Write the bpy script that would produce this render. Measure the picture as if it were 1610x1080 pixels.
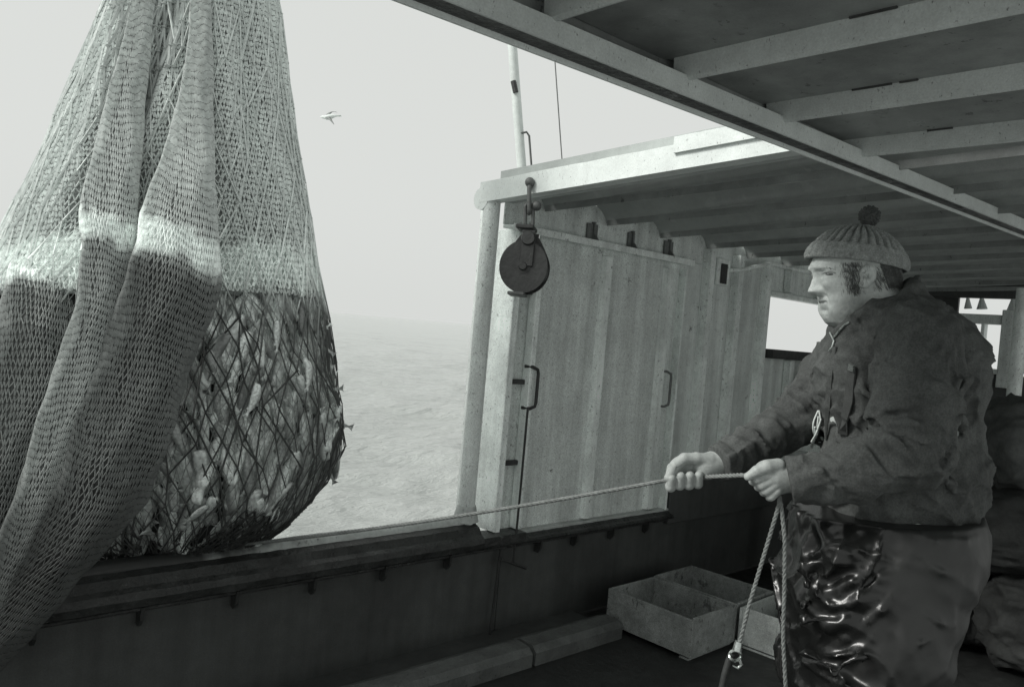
import bpy, bmesh, math, random
import numpy as np
from mathutils import Matrix, Vector

# ------------------------------------------------------------------ camera, sky, sun
scene = bpy.context.scene
COL = scene.collection
for o in list(bpy.data.objects):
    bpy.data.objects.remove(o)

FPX, CXP, CYP = 1252.0, 805.0, 540.0          # focal length and centre, in pixels of the 1610 x 1080 photograph
YAW, PITCH, ROLL, EYE = math.radians(47), math.radians(-1.14), math.radians(4.9), 1.44
rh = np.array([math.sin(YAW), -math.cos(YAW), 0]); fh = np.array([math.cos(YAW), math.sin(YAW), 0]); uz = np.array([0, 0, 1.0])
FW = fh * math.cos(PITCH) + uz * math.sin(PITCH)
U0 = uz * math.cos(PITCH) - fh * math.sin(PITCH)
RT = math.cos(ROLL) * rh + math.sin(ROLL) * U0
UP = -math.sin(ROLL) * rh + math.cos(ROLL) * U0
EYEP = np.array([0, 0, EYE])

cam_data = bpy.data.cameras.new('camera')
cam = bpy.data.objects.new('camera', cam_data)
COL.objects.link(cam)
cam_data.sensor_width = 36.0
cam_data.lens = 36.0 * FPX / 1610.0
cam_data.clip_start = 0.05
cam_data.clip_end = 20000
cam.matrix_world = Matrix(((RT[0], UP[0], -FW[0], 0), (RT[1], UP[1], -FW[1], 0), (RT[2], UP[2], -FW[2], EYE), (0, 0, 0, 1)))
scene.camera = cam
scene.view_settings.view_transform = 'Standard'
scene.view_settings.look = 'None'
scene.view_settings.gamma = 1.0
scene.view_settings.exposure = 0.0
scene.view_settings.use_curve_mapping = False

SUN_AZ = math.radians(155)      # direction of the veiled sun, measured from +X (ship's length) towards +Y (over the side)
SUN_EL = math.radians(36)
world = bpy.data.worlds.new('World')
scene.world = world
world.use_nodes = True
wn, wl = world.node_tree.nodes, world.node_tree.links
wn.clear()
sky = wn.new('ShaderNodeTexSky'); sky.sky_type = 'NISHITA'; sky.sun_disc = False
sky.sun_elevation = SUN_EL
sky.sun_rotation = math.radians(90) - SUN_AZ
sky.dust_density = 6.0; sky.air_density = 1.0; sky.ozone_density = 1.0
bw = wn.new('ShaderNodeRGBToBW')
ramp = wn.new('ShaderNodeMix'); ramp.data_type = 'RGBA'; ramp.blend_type = 'MULTIPLY'; ramp.inputs[0].default_value = 1.0
ramp.inputs[7].default_value = (0.965, 1.0, 0.96, 1)
even = wn.new('ShaderNodeMix'); even.data_type = 'RGBA'; even.inputs[0].default_value = 0.85
even.inputs[7].default_value = (8.0, 8.2, 7.95, 1)
bg = wn.new('ShaderNodeBackground'); bg.inputs[1].default_value = 0.10
wo = wn.new('ShaderNodeOutputWorld')
wl.new(sky.outputs[0], bw.inputs[0]); wl.new(bw.outputs[0], ramp.inputs[6]); wl.new(ramp.outputs[2], even.inputs[6])
wl.new(even.outputs[2], bg.inputs[0]); wl.new(bg.outputs[0], wo.inputs[0])

sun_data = bpy.data.lights.new('sun', 'SUN')
sun = bpy.data.objects.new('sun', sun_data); COL.objects.link(sun)
sun_data.energy = 3.2; sun_data.angle = math.radians(18); sun_data.color = (1.0, 0.985, 0.95)
sdir = Vector((math.cos(SUN_EL) * math.cos(SUN_AZ), math.cos(SUN_EL) * math.sin(SUN_AZ), math.sin(SUN_EL)))
sun.rotation_euler = sdir.to_track_quat('Z', 'Y').to_euler()

# ------------------------------------------------------------------ helpers
rnd = random.Random(7)
rs = np.random.RandomState(7)
A3 = np.array

def at(x, y, d):
    """point d metres in front of the lens that the photograph shows at pixel x, y"""
    return EYEP + FW * d + RT * ((x - CXP) / FPX * d) + UP * ((CYP - y) / FPX * d)

def on_plane(x, y, axis, val):
    r = FW + RT * (x - CXP) / FPX + UP * (CYP - y) / FPX
    return EYEP + r * ((val - EYEP[axis]) / r[axis])

def loc2world(P):
    """metres right / up / ahead of the lens -> world"""
    P = np.asarray(P, dtype=float)
    return EYEP + P[..., 0:1] * RT + P[..., 1:2] * UP + P[..., 2:3] * FW

def tint(v):
    return (v * 0.935, v * 1.0, v * 0.97, 1.0)

def tag(o, label=None, cat=None, group=None, kind=None):
    if label: o['label'] = label
    if cat: o['category'] = cat
    if group: o['group'] = group
    if kind: o['kind'] = kind
    return o

def thing(name, loc, label, cat, group=None):
    o = bpy.data.objects.new(name, None)
    o.empty_display_size = 0.1
    COL.objects.link(o)
    o.location = Vector(loc)
    return tag(o, label, cat, group)

def adopt(o, parent):
    if parent is not None:
        o.parent = parent
        par_loc = Vector(parent.location)
        if parent.parent is not None:
            par_loc = Vector((0, 0, 0)) if parent.type == 'MESH' else par_loc
            o.matrix_parent_inverse = Matrix.Identity(4) if parent.get('_w') is None else Matrix.Translation(-Vector(parent['_w']))
        else:
            o.matrix_parent_inverse = Matrix.Translation(-par_loc)
    return o

def link(name, me, mat, parent=None, smooth=False):
    o = bpy.data.objects.new(name, me)
    COL.objects.link(o)
    if mat is not None and len(me.materials) == 0:
        me.materials.append(mat)
    if smooth:
        me.polygons.foreach_set('use_smooth', [True] * len(me.polygons))
    adopt(o, parent)
    return o

def raw_mesh(name, V, faces4=None, faces3=None, smooth=True):
    """fast mesh from arrays"""
    V = np.asarray(V, dtype=np.float32)
    me = bpy.data.meshes.new(name)
    n4 = 0 if faces4 is None else len(faces4); n3 = 0 if faces3 is None else len(faces3)
    loops = []
    if n4: loops.append(np.asarray(faces4, dtype=np.int32).ravel())
    if n3: loops.append(np.asarray(faces3, dtype=np.int32).ravel())
    lv = np.concatenate(loops)
    start = np.concatenate([np.arange(n4) * 4, n4 * 4 + np.arange(n3) * 3]).astype(np.int32)
    me.vertices.add(len(V)); me.vertices.foreach_set('co', V.ravel())
    me.loops.add(len(lv)); me.loops.foreach_set('vertex_index', lv)
    me.polygons.add(n4 + n3); me.polygons.foreach_set('loop_start', start)
    me.polygons.foreach_set('use_smooth', np.full(n4 + n3, smooth))
    me.update(calc_edges=True); me.validate()
    return me

class MB:
    """collects solid shapes into one mesh"""
    def __init__(self): self.bm = bmesh.new()
    def box(self, x0, x1, y0, y1, z0, z1, bev=0.0, seg=1):
        t = bmesh.new()
        bmesh.ops.create_cube(t, size=1.0)
        for v in t.verts:
            v.co = Vector(((x0 + x1) / 2 + v.co.x * (x1 - x0), (y0 + y1) / 2 + v.co.y * (y1 - y0), (z0 + z1) / 2 + v.co.z * (z1 - z0)))
        if bev: bmesh.ops.bevel(t, geom=t.edges[:], offset=bev, segments=seg, affect='EDGES', profile=0.6)
        return self.merge(t)
    def merge(self, t, M=None):
        mp = {}
        for v in t.verts: mp[v] = self.bm.verts.new(M @ v.co if M is not None else v.co)
        for f in t.faces:
            try: self.bm.faces.new([mp[v] for v in f.verts])
            except ValueError: pass
        t.free()
        return self
    def obox(self, M, sx, sy, sz, bev=0.0):
        t = bmesh.new()
        bmesh.ops.create_cube(t, size=1.0)
        for v in t.verts: v.co = Vector((v.co.x * sx, v.co.y * sy, v.co.z * sz))
        if bev: bmesh.ops.bevel(t, geom=t.edges[:], offset=bev, segments=1, affect='EDGES')
        return self.merge(t, M)
    def tube(self, pts, r, n=10, cap=True, closed=False):
        pts = [Vector(p) for p in pts]
        m = len(pts)
        rr = [r] * m if not hasattr(r, '__len__') else list(r)
        rings = []; side = None
        for i, p in enumerate(pts):
            if closed: d = pts[(i + 1) % m] - pts[(i - 1) % m]
            else: d = pts[min(i + 1, m - 1)] - pts[max(i - 1, 0)]
            d.normalize()
            if side is None:
                side = d.orthogonal().normalized()
            side = (side - d * side.dot(d)).normalized()
            up = d.cross(side)
            rings.append([self.bm.verts.new(p + (side * math.cos(a) + up * math.sin(a)) * rr[i]) for a in [2 * math.pi * k / n for k in range(n)]])
        for i in range(m if closed else m - 1):
            a, b = rings[i], rings[(i + 1) % m]
            for k in range(n):
                self.bm.faces.new((a[k], a[(k + 1) % n], b[(k + 1) % n], b[k]))
        if cap and not closed:
            self.bm.faces.new(list(reversed(rings[0]))); self.bm.faces.new(rings[-1])
        return self
    def prism(self, poly, a, b):
        """extrude polygon (list of points) by vector b-a : poly given in world at a"""
        off = Vector(b) - Vector(a)
        v0 = [self.bm.verts.new(Vector(p)) for p in poly]
        v1 = [self.bm.verts.new(Vector(p) + off) for p in poly]
        n = len(poly)
        self.bm.faces.new(list(reversed(v0))); self.bm.faces.new(v1)
        for i in range(n): self.bm.faces.new((v0[i], v0[(i + 1) % n], v1[(i + 1) % n], v1[i]))
        return self
    def lathe(self, prof, M, n=24):
        """profile [(r, h)] around local z, placed by matrix M"""
        rings = []
        for r, h in prof:
            if r < 1e-6: rings.append([self.bm.verts.new(M @ Vector((0, 0, h)))])
            else: rings.append([self.bm.verts.new(M @ Vector((r * math.cos(2 * math.pi * k / n), r * math.sin(2 * math.pi * k / n), h))) for k in range(n)])
        for a, b in zip(rings[:-1], rings[1:]):
            for k in range(n):
                q = [a[k % len(a)], a[(k + 1) % len(a)], b[(k + 1) % len(b)], b[k % len(b)]]
                u = []
                for v in q:
                    if v not in u: u.append(v)
                if len(u) > 2: self.bm.faces.new(u)
        return self
    def build(self, name, mat, parent=None, smooth=False, jitter=0.0):
        if jitter:
            for v in self.bm.verts:
                v.co += Vector((rnd.uniform(-1, 1), rnd.uniform(-1, 1), rnd.uniform(-1, 1))) * jitter
        bmesh.ops.recalc_face_normals(self.bm, faces=self.bm.faces[:])
        me = bpy.data.meshes.new(name)
        self.bm.to_mesh(me); self.bm.free()
        o = link(name, me, mat, parent, smooth)
        return o

def auto_smooth(o, deg=40):
    me = o.data
    me.polygons.foreach_set('use_smooth', [True] * len(me.polygons))
    try: me.set_sharp_from_angle(angle=math.radians(deg))
    except Exception: pass
    return o

# ------------------------------------------------------------------ materials
def mat(name, v, rough=0.6, var=0.25, scale=6.0, specks=0.0, speck_scale=60.0, streak=0.0, bump=0.15, bump_scale=40.0, spec=0.4, metal=0.0, coat=0.0, fine=0.0, colour=None, wear=0.0, wear_v=0.05):
    m = bpy.data.materials.new(name); m.use_nodes = True
    n, l = m.node_tree.nodes, m.node_tree.links
    b = n['Principled BSDF']
    b.inputs['Roughness'].default_value = rough
    b.inputs['Specular IOR Level'].default_value = spec
    b.inputs['Metallic'].default_value = metal
    if coat: b.inputs['Coat Weight'].default_value = coat; b.inputs['Coat Roughness'].default_value = 0.12
    tc = n.new('ShaderNodeTexCoord')
    c = colour if colour else tint(v)
    def noise(sc, det=5, rgh=0.6, vec=None):
        t = n.new('ShaderNodeTexNoise'); t.inputs['Scale'].default_value = sc; t.inputs['Detail'].default_value = det; t.inputs['Roughness'].default_value = rgh
        l.new(vec if vec else tc.outputs['Object'], t.inputs['Vector'])
        return t.outputs['Fac']
    def rng(src, a, b_, lo, hi):
        t = n.new('ShaderNodeMapRange'); t.inputs[1].default_value = a; t.inputs[2].default_value = b_; t.inputs[3].default_value = lo; t.inputs[4].default_value = hi
        l.new(src, t.inputs[0]); return t.outputs[0]
    def mul(a, b_):
        t = n.new('ShaderNodeMath'); t.operation = 'MULTIPLY'; l.new(a, t.inputs[0]); l.new(b_, t.inputs[1]); return t.outputs[0]
    f = rng(noise(scale), 0.3, 0.7, 1 - var, 1 + var)
    f = mul(f, rng(noise(scale * 6.3), 0.3, 0.7, 1 - var * 0.5, 1 + var * 0.5))
    if fine: f = mul(f, rng(noise(220, 2), 0.3, 0.7, 1 - fine, 1 + fine))
    if specks:
        mp = n.new('ShaderNodeMapping'); mp.inputs['Scale'].default_value = (1, 1, 0.55); l.new(tc.outputs['Object'], mp.inputs['Vector'])
        f = mul(f, rng(noise(speck_scale, 4, 0.7, mp.outputs[0]), 0.64 - 0.02 * specks, 0.70 - 0.02 * specks, 1.0, 0.38))
    if streak:
        mp = n.new('ShaderNodeMapping'); mp.inputs['Scale'].default_value = (14, 14, 0.7); l.new(tc.outputs['Object'], mp.inputs['Vector'])
        f = mul(f, rng(noise(1.0, 6, 0.65, mp.outputs[0]), 0.35, 0.75, 1.0 + streak * 0.4, 1.0 - streak))
    mx = n.new('ShaderNodeMix'); mx.data_type = 'RGBA'; mx.blend_type = 'MULTIPLY'; mx.inputs[0].default_value = 1
    mx.inputs[6].default_value = c; l.new(f, mx.inputs[7])
    out = mx.outputs[2]
    if wear:
        mw = n.new('ShaderNodeMix'); mw.data_type = 'RGBA'; mw.inputs[7].default_value = tint(wear_v)
        l.new(rng(noise(9.0, 8, 0.75), 0.66 - 0.12 * wear, 0.70 - 0.1 * wear, 0, 0.85), mw.inputs[0]); l.new(out, mw.inputs[6]); out = mw.outputs[2]
    l.new(out, b.inputs['Base Color'])
    l.new(rng(noise(scale * 2.2), 0.3, 0.7, max(0.02, rough - 0.12), min(1, rough + 0.12)), b.inputs['Roughness'])
    if bump:
        bp = n.new('ShaderNodeBump'); bp.inputs['Strength'].default_value = bump; bp.inputs['Distance'].default_value = 0.01
        l.new(noise(bump_scale, 6), bp.inputs['Height']); l.new(bp.outputs[0], b.inputs['Normal'])
    return m

def attr_mat(name, rough=0.8, spec=0.3, var=0.2, scale=60, bump=0.2):
    """grey of each strand read from the mesh itself"""
    m = bpy.data.materials.new(name); m.use_nodes = True
    n, l = m.node_tree.nodes, m.node_tree.links
    b = n['Principled BSDF']; b.inputs['Roughness'].default_value = rough; b.inputs['Specular IOR Level'].default_value = spec
    a = n.new('ShaderNodeAttribute'); a.attribute_name = 'twine'
    tc = n.new('ShaderNodeTexCoord')
    t = n.new('ShaderNodeTexNoise'); t.inputs['Scale'].default_value = scale; t.inputs['Detail'].default_value = 4
    l.new(tc.outputs['Object'], t.inputs['Vector'])
    r = n.new('ShaderNodeMapRange'); r.inputs[1].default_value = 0.3; r.inputs[2].default_value = 0.7; r.inputs[3].default_value = 1 - var; r.inputs[4].default_value = 1 + var
    l.new(t.outputs['Fac'], r.inputs[0])
    mm = n.new('ShaderNodeMath'); mm.operation = 'MULTIPLY'; l.new(a.outputs['Fac'], mm.inputs[0]); l.new(r.outputs[0], mm.inputs[1])
    mx = n.new('ShaderNodeMix'); mx.data_type = 'RGBA'; mx.blend_type = 'MULTIPLY'; mx.inputs[0].default_value = 1
    mx.inputs[6].default_value = tint(1.0); l.new(mm.outputs[0], mx.inputs[7]); l.new(mx.outputs[2], b.inputs['Base Color'])
    return m

def set_attr(me, vals):
    at_ = me.attributes.new('twine', 'FLOAT', 'POINT')
    at_.data.foreach_set('value', np.asarray(vals, dtype=np.float32))

M_wall = mat('painted_steel_wall', 0.70, 0.55, 0.14, 3.0, specks=2.0, speck_scale=95, streak=0.3, bump=0.15, fine=0.25, wear=0.22, wear_v=0.16)
M_wall2 = mat('painted_steel_frame', 0.86, 0.5, 0.18, 5.0, specks=1.6, speck_scale=80, streak=0.25, bump=0.12, fine=0.2)
M_fascia = mat('white_painted_steel', 0.70, 0.5, 0.10, 5.0, specks=0.6, speck_scale=120, bump=0.12, fine=0.08)
M_beam = mat('grey_painted_beam', 0.55, 0.5, 0.12, 4.0, specks=0.6, speck_scale=110, bump=0.12, fine=0.1)
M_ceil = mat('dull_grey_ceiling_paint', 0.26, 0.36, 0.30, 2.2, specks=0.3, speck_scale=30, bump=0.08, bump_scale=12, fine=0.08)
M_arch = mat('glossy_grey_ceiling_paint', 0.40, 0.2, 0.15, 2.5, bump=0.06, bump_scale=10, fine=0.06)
M_bulwark = mat('dark_bulwark_paint', 0.065, 0.55, 0.2, 2.5, streak=0.25, bump=0.15, bump_scale=18, fine=0.15)
M_rail = mat('wet_worn_rail_timber', 0.03, 0.35, 0.5, 12, streak=0.0, bump=0.5, bump_scale=60, wear=0.3, wear_v=0.14)
M_cap = mat('worn_cap_paint_with_highlight', 0.42, 0.4, 0.25, 9, specks=1.0, bump=0.25, wear=0.5, wear_v=0.08)
def paint_rail_highlight(m):
    """the cap is black beside the net; further on its pale highlight is painted in"""
    n, l = m.node_tree.nodes, m.node_tree.links
    b = n['Principled BSDF']; src = b.inputs['Base Color'].links[0].from_socket
    tc = n.new('ShaderNodeTexCoord'); sp = n.new('ShaderNodeSeparateXYZ'); l.new(tc.outputs['Object'], sp.inputs[0])
    t = n.new('ShaderNodeTexNoise'); t.inputs['Scale'].default_value = 14; t.inputs['Detail'].default_value = 6; l.new(tc.outputs['Object'], t.inputs[0])
    ma = n.new('ShaderNodeMath'); ma.operation = 'MULTIPLY_ADD'; ma.inputs[1].default_value = 0.9; l.new(t.outputs['Fac'], ma.inputs[0]); l.new(sp.outputs[0], ma.inputs[2])
    r = n.new('ShaderNodeMapRange'); r.inputs[1].default_value = 1.55; r.inputs[2].default_value = 1.95; l.new(ma.outputs[0], r.inputs[0])
    mx = n.new('ShaderNodeMix'); mx.data_type = 'RGBA'; mx.inputs[6].default_value = tint(0.03); l.new(r.outputs[0], mx.inputs[0]); l.new(src, mx.inputs[7]); l.new(mx.outputs[2], b.inputs['Base Color'])
paint_rail_highlight(M_cap)  # rail highlight mixed into the cap's base colour
M_bracket = mat('grimy_bracket_paint', 0.16, 0.6, 0.25, 20, bump=0.2)
M_curb = mat('worn_curb_paint', 0.10, 0.6, 0.3, 10, specks=1.2, bump=0.4, fine=0.15)
M_deck = mat('wet_black_deck', 0.022, 0.5, 0.4, 4, bump=0.4, bump_scale=25)
M_dark = mat('dark_iron', 0.035, 0.5, 0.3, 12, bump=0.3, spec=0.4)
M_iron = mat('galvanised_iron', 0.09, 0.5, 0.3, 30, bump=0.3, spec=0.5)
M_wood = mat('weathered_box_wood', 0.23, 0.75, 0.35, 7, specks=1.2, speck_scale=22, bump=0.4, fine=0.3, wear=0.55, wear_v=0.07)
M_wood2 = mat('pale_box_wood', 0.40, 0.75, 0.25, 8, specks=0.9, speck_scale=25, bump=0.4, fine=0.25, wear=0.2, wear_v=0.12)
M_rope = mat('pale_rope', 0.19, 0.85, 0.2, 30, bump=0.4, bump_scale=200)
M_white = mat('white_paint', 0.7, 0.5, 0.08, 6, bump=0.1)
M_mast = mat('mast_paint', 0.62, 0.5, 0.12, 6, bump=0.1)
# ------------------------------------------------------------------ sea
def build_sea():
    na, nr = 260, 420
    ang = np.radians(np.linspace(15, 130, na))
    rad = 3.2 * np.exp(np.linspace(0, math.log(9000 / 3.2), nr))
    Rr, Aa = np.meshgrid(rad, ang, indexing='ij')
    X, Y = Rr * np.cos(Aa), Rr * np.sin(Aa) + 2.9
    Z = np.zeros_like(X)
    for k in range(26):
        lam = 0.7 * 1.26 ** k if k < 14 else 0.9 * 1.3 ** (k - 14)
        a = rs.normal(math.radians(200), 0.6)
        kx, ky = math.cos(a) * 2 * math.pi / lam, math.sin(a) * 2 * math.pi / lam
        step = Rr * (math.log(9000 / 3.2) / nr)
        fade = np.clip((lam - 2.2 * step) / lam, 0, 1)
        ph = rs.uniform(0, 6.28)
        w = np.sin(kx * X + ky * Y + ph + 0.8 * np.sin(0.37 * kx * Y - 0.3 * ky * X + ph))
        Z += min(0.016 * lam, 0.22) * 0.55 * (1 - np.abs(w)) * fade
    Z -= 1.75 + 0.3
    V = np.stack([X, Y, Z], -1).reshape(-1, 3)
    i, j = np.meshgrid(np.arange(nr - 1), np.arange(na - 1), indexing='ij')
    q = (i * na + j).ravel()
    me = raw_mesh('sea', V, np.stack([q, q + na, q + na + 1, q + 1], -1))
    m = bpy.data.materials.new('sea_water'); m.use_nodes = True
    n, l = m.node_tree.nodes, m.node_tree.links
    b = n['Principled BSDF']
    b.inputs['Base Color'].default_value = (0.43, 0.455, 0.44, 1)
    b.inputs['Roughness'].default_value = 0.15
    b.inputs['IOR'].default_value = 1.33
    tc = n.new('ShaderNodeTexCoord')
    mp = n.new('ShaderNodeMapping'); mp.inputs['Rotation'].default_value = (0, 0, math.radians(40)); mp.inputs['Scale'].default_value = (0.5, 1.3, 1); l.new(tc.outputs['Object'], mp.inputs[0])
    t1 = n.new('ShaderNodeTexNoise'); t1.inputs['Scale'].default_value = 1.1; t1.inputs['Detail'].default_value = 9; t1.inputs['Roughness'].default_value = 0.62
    l.new(mp.outputs[0], t1.inputs[0])
    bp = n.new('ShaderNodeBump'); bp.inputs['Strength'].default_value = 0.9; bp.inputs['Distance'].default_value = 0.6
    l.new(t1.outputs['Fac'], bp.inputs['Height']); l.new(bp.outputs[0], b.inputs['Normal'])
    o = link('sea', me, m)
    tag(o, 'grey choppy open sea out to the horizon', 'sea', kind='structure')
build_sea()

# ------------------------------------------------------------------ deck
V = 2.70                        # the ship's side, metres to the left of the lens
def build_deck():
    mb = MB(); mb.box(-2.5, 8.2, -0.9, 2.66, -0.12, 0.0)
    o = mb.build('deck', M_deck); tag(o, 'dark wet working deck of the boat', 'deck', kind='structure')
build_deck()

def hull():
    mb = MB()
    mb.box(-6.0, 12.0, 2.708, 2.80, -2.6, 0.43)
    o = mb.build('hull_side', M_dark); tag(o, 'dark outer hull side plating below the rail', 'hull', kind='structure')
hull()

# ------------------------------------------------------------------ bulwark with rail
def build_bulwark():
    b = thing('bulwark', (2.5, 2.69, 0), 'dark painted steel bulwark under the wet rail, along the deck', 'bulwark')
    for x0, x1 in ((-2.5, 0.02), (0.023, 2.535), (2.538, 5.2), (5.203, 8.2)):
        mb = MB(); mb.box(x0, x1, 2.672, 2.705, 0.0, 0.47, 0.002)
        mb.build('plate', M_bulwark, b)
    # rail: rounded cap on a dark timber
    n = 60
    for xa_, xb_, m_ in ((-2.5, 2.33, M_cap),):
        mb = MB(); mb.tube([(x, 2.705, 0.548 + 0.0025 * math.sin(9 * x)) for x in np.linspace(xa_, xb_, n)], 0.034, 14)
        auto_smooth(mb.build('rail_cap', m_, b))
    for x0, x1 in ((-2.5, 0.6), (0.603, 2.36), (2.363, 3.78)):
        t = bmesh.new()
        xs = np.linspace(x0, x1, int((x1 - x0) / 0.03) + 2)
        prof = [(2.752, 0.545), (2.752, 0.452), (2.655, 0.442), (2.600, 0.452), (2.594, 0.478), (2.604, 0.500), (2.622, 0.512), (2.640, 0.540), (2.672, 0.552)]
        if x0 > 2.3: prof = [(y, 0.442 + (z - 0.442) * 0.38) for y, z in prof]
        rings = []
        for x in xs:
            rings.append([t.verts.new((x, y + 0.0015 * math.sin(37 * x + 5 * k), z + 0.0012 * rnd.uniform(-1, 1))) for k, (y, z) in enumerate(prof)])
        m_ = len(prof)
        for a, c in zip(rings[:-1], rings[1:]):
            for k in range(m_): t.faces.new((a[k], a[(k + 1) % m_], c[(k + 1) % m_], c[k]))
        t.faces.new(rings[0]); t.faces.new(list(reversed(rings[-1])))
        mb = MB(); mb.merge(t); mb.build('rail_timber', M_rail, b)
    # a lower bead strip along the timber
    mb = MB(); mb.box(-2.5, 3.78, 2.632, 2.668, 0.424, 0.440, 0.004); mb.build('rail_strip', M_rail, b)
    for x in (-0.35, 0.0, 0.33, 0.62, 0.926, 1.245, 1.549, 1.868, 2.2, 2.758, 3.015, 3.302, 3.6):
        mb = MB(); mb.prism([(x - 0.006, 2.625, 0.438), (x - 0.006, 2.668, 0.438), (x - 0.006, 2.668, 0.375), (x - 0.006, 2.65, 0.37), (x - 0.006, 2.630, 0.395)], (x - 0.006, 0, 0), (x + 0.006, 0, 0))
        mb.build('bracket', M_dark, b)
    # kerb at the foot
    for x0, x1 in ((-2.5, 0.9), (0.915, 2.455), (2.475, 3.06)):
        mb = MB(); mb.prism([(x0, 2.335, 0.0), (x0, 2.335, 0.055), (x0, 2.36, 0.08), (x0, 2.44, 0.085), (x0, 2.50, 0.06), (x0, 2.50, 0.0)], (x0, 0, 0), (x1, 0, 0))
        mb.build('foot_kerb', M_curb, b)
    # waterway plate between kerb and bulwark
    mb = MB(); mb.box(-2.5, 3.06, 2.503, 2.671, 0.0, 0.03); mb.build('waterway', M_bulwark, b)
    # rod along the plate seam
    p0, p1 = on_plane(790, 845, 1, 2.645), on_plane(768, 1012, 1, 2.645)
    mb = MB(); mb.tube([p0, p1], 0.006, 8); auto_smooth(mb.build('seam_pipe', M_dark, b))
build_bulwark()

# ------------------------------------------------------------------ side wall of the shelter
def build_side_wall():
    w = thing('shelter_wall', (3.6, 2.7, 0.5), 'speckled grey steel side wall of the shelter with ribs and handles', 'wall')
    # corner pipe
    mb = MB(); mb.tube([(2.325, 2.70, 0.50), (2.325, 2.70, 2.02)], 0.038, 18); auto_smooth(mb.build('corner_pipe', M_wall, w))
    mb = MB(); mb.tube([(2.325, 2.70, 0.56), (2.325, 2.70, 0.63)], [0.06, 0.042], 18); auto_smooth(mb.build('pipe_collar', M_cap, w))
    mb = MB(); mb.box(2.362, 2.625, 2.60, 2.72, 0.455, 0.497, 0.004); mb.build('sill_block', M_rail, w)
    # channel behind it
    mb = MB(); mb.box(2.41, 2.468, 2.86, 2.875, 0.45, 2.0); mb.build('channel_web', M_wall, w)
    mb = MB(); mb.box(2.462, 2.472, 2.655, 2.86, 0.50, 1.89, 0.002); mb.build('channel_flange', M_wall2, w)
    mb = MB(); mb.box(2.474, 2.505, 2.66, 2.672, 0.47, 1.90, 0.002); mb.build('channel_lip', M_wall2, w)
    # slide rail strips left of the leaf
    mb = MB(); mb.box(2.474, 2.634, 2.702, 2.714, 0.47, 1.90); mb.build('slide_web', M_wall, w)
    mb = MB(); mb.box(2.60, 2.632, 2.648, 2.701, 0.50, 1.70, 0.004); mb.build('slide_strip', M_wall2, w)
    for z in (1.60, 1.18, 0.80):
        mb = MB(); mb.box(2.518, 2.60, 2.675, 2.699, z, z + 0.022, 0.003); mb.build('hinge_lug', M_dark, w)
    # the leaf: three panels with ribs
    xs = [2.634, 3.082, 3.60, 3.752]
    for a, c in zip(xs[:-1], xs[1:]):
        mb = MB(); mb.box(a, c - 0.003, 2.684, 2.70, 0.49, 1.884, 0.002); mb.build('panel', M_wall, w)
    for x in (3.075, 3.595):
        mb = MB(); mb.prism([(x, 2.684, 0.50), (x + 0.012, 2.655, 0.50), (x + 0.055, 2.655, 0.50), (x + 0.067, 2.684, 0.50)], (0, 0, 0.50), (0, 0, 1.84)); mb.build('rib', M_wall2, w)
    mb = MB(); mb.box(3.753, 3.768, 2.64, 2.71, 0.485, 1.85, 0.003); mb.build('leaf_edge', M_wall2, w)
    # lower guide
    mb = MB(); mb.box(2.62, 3.80, 2.645, 2.682, 0.462, 0.492, 0.003); mb.build('lower_guide', M_cap, w)
    # top track with brackets
    mb = MB(); mb.box(2.40, 3.80, 2.625, 2.70, 1.885, 1.90, 0.002); mb.build('top_track', M_wall2, w)
    mb = MB(); mb.box(2.40, 3.80, 2.622, 2.628, 1.872, 1.905, 0.001); mb.build('track_lip', M_wall2, w)
    mb = MB(); mb.box(2.40, 3.97, 2.69, 2.703, 1.902, 2.085, 0.002); mb.build('header_plate', M_wall, w)
    for x, wd in ((2.98, 0.075), (3.29, 0.05), (3.62, 0.075)):
        mb = MB()
        mb.prism([(x, 2.688, 1.902), (x, 2.635, 1.902), (x, 2.665, 1.94), (x, 2.668, 2.0), (x, 2.688, 2.0)], (x, 0, 0), (x + 0.012, 0, 0))
        mb.box(x - wd / 2, x + wd / 2, 2.676, 2.687, 1.903, 1.99)
        mb.build('track_bracket', M_bracket, w)
    # wall beyond the leaf
    xs = [3.77, 4.03, 4.345, 4.735]
    for a, c in zip(xs[:-1], xs[1:]):
        mb = MB(); mb.box(a, c - 0.003, 2.705, 2.72, 0.44, 2.085, 0.002); mb.build('panel', M_wall, w)
    for x in (4.03, 4.345, 4.69):
        mb = MB(); mb.prism([(x - 0.03, 2.704, 0.5), (x - 0.02, 2.655, 0.5), (x + 0.03, 2.655, 0.5), (x + 0.04, 2.704, 0.5)], (0, 0, 0.5), (0, 0, 2.0)); mb.build('rib', M_wall2, w)
    mb = MB(); mb.box(4.10, 4.24, 2.668, 2.703, 1.80, 1.96, 0.006); mb.build('junction_box', M_wall2, w)
    mb = MB(); mb.box(4.135, 4.205, 2.661, 2.667, 1.81, 1.93, 0.003); mb.build('junction_cover', M_dark, w)
    mb = MB(); mb.box(3.79, 7.0, 2.64, 2.668, 0.40, 0.70, 0.004); mb.build('kick_plate', M_bulwark, w)
    # conduit under the roof
    pts = [(4.24, 2.675, 1.90), (4.34, 2.65, 1.91), (4.48, 2.64, 1.95), (4.65, 2.64, 1.985), (5.6, 2.64, 1.99)]
    mb = MB(); mb.tube(pts, 0.012, 8); auto_smooth(mb.build('conduit', M_wall2, w))
    # window bay : below, above and beyond the opening
    mb = MB(); mb.box(4.738, 7.0, 2.705, 2.72, 0.44, 1.402); mb.build('panel', M_wall, w)
    mb = MB(); mb.box(4.738, 7.0, 2.706, 2.721, 1.797, 2.085); mb.build('panel', M_wall, w)
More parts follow.
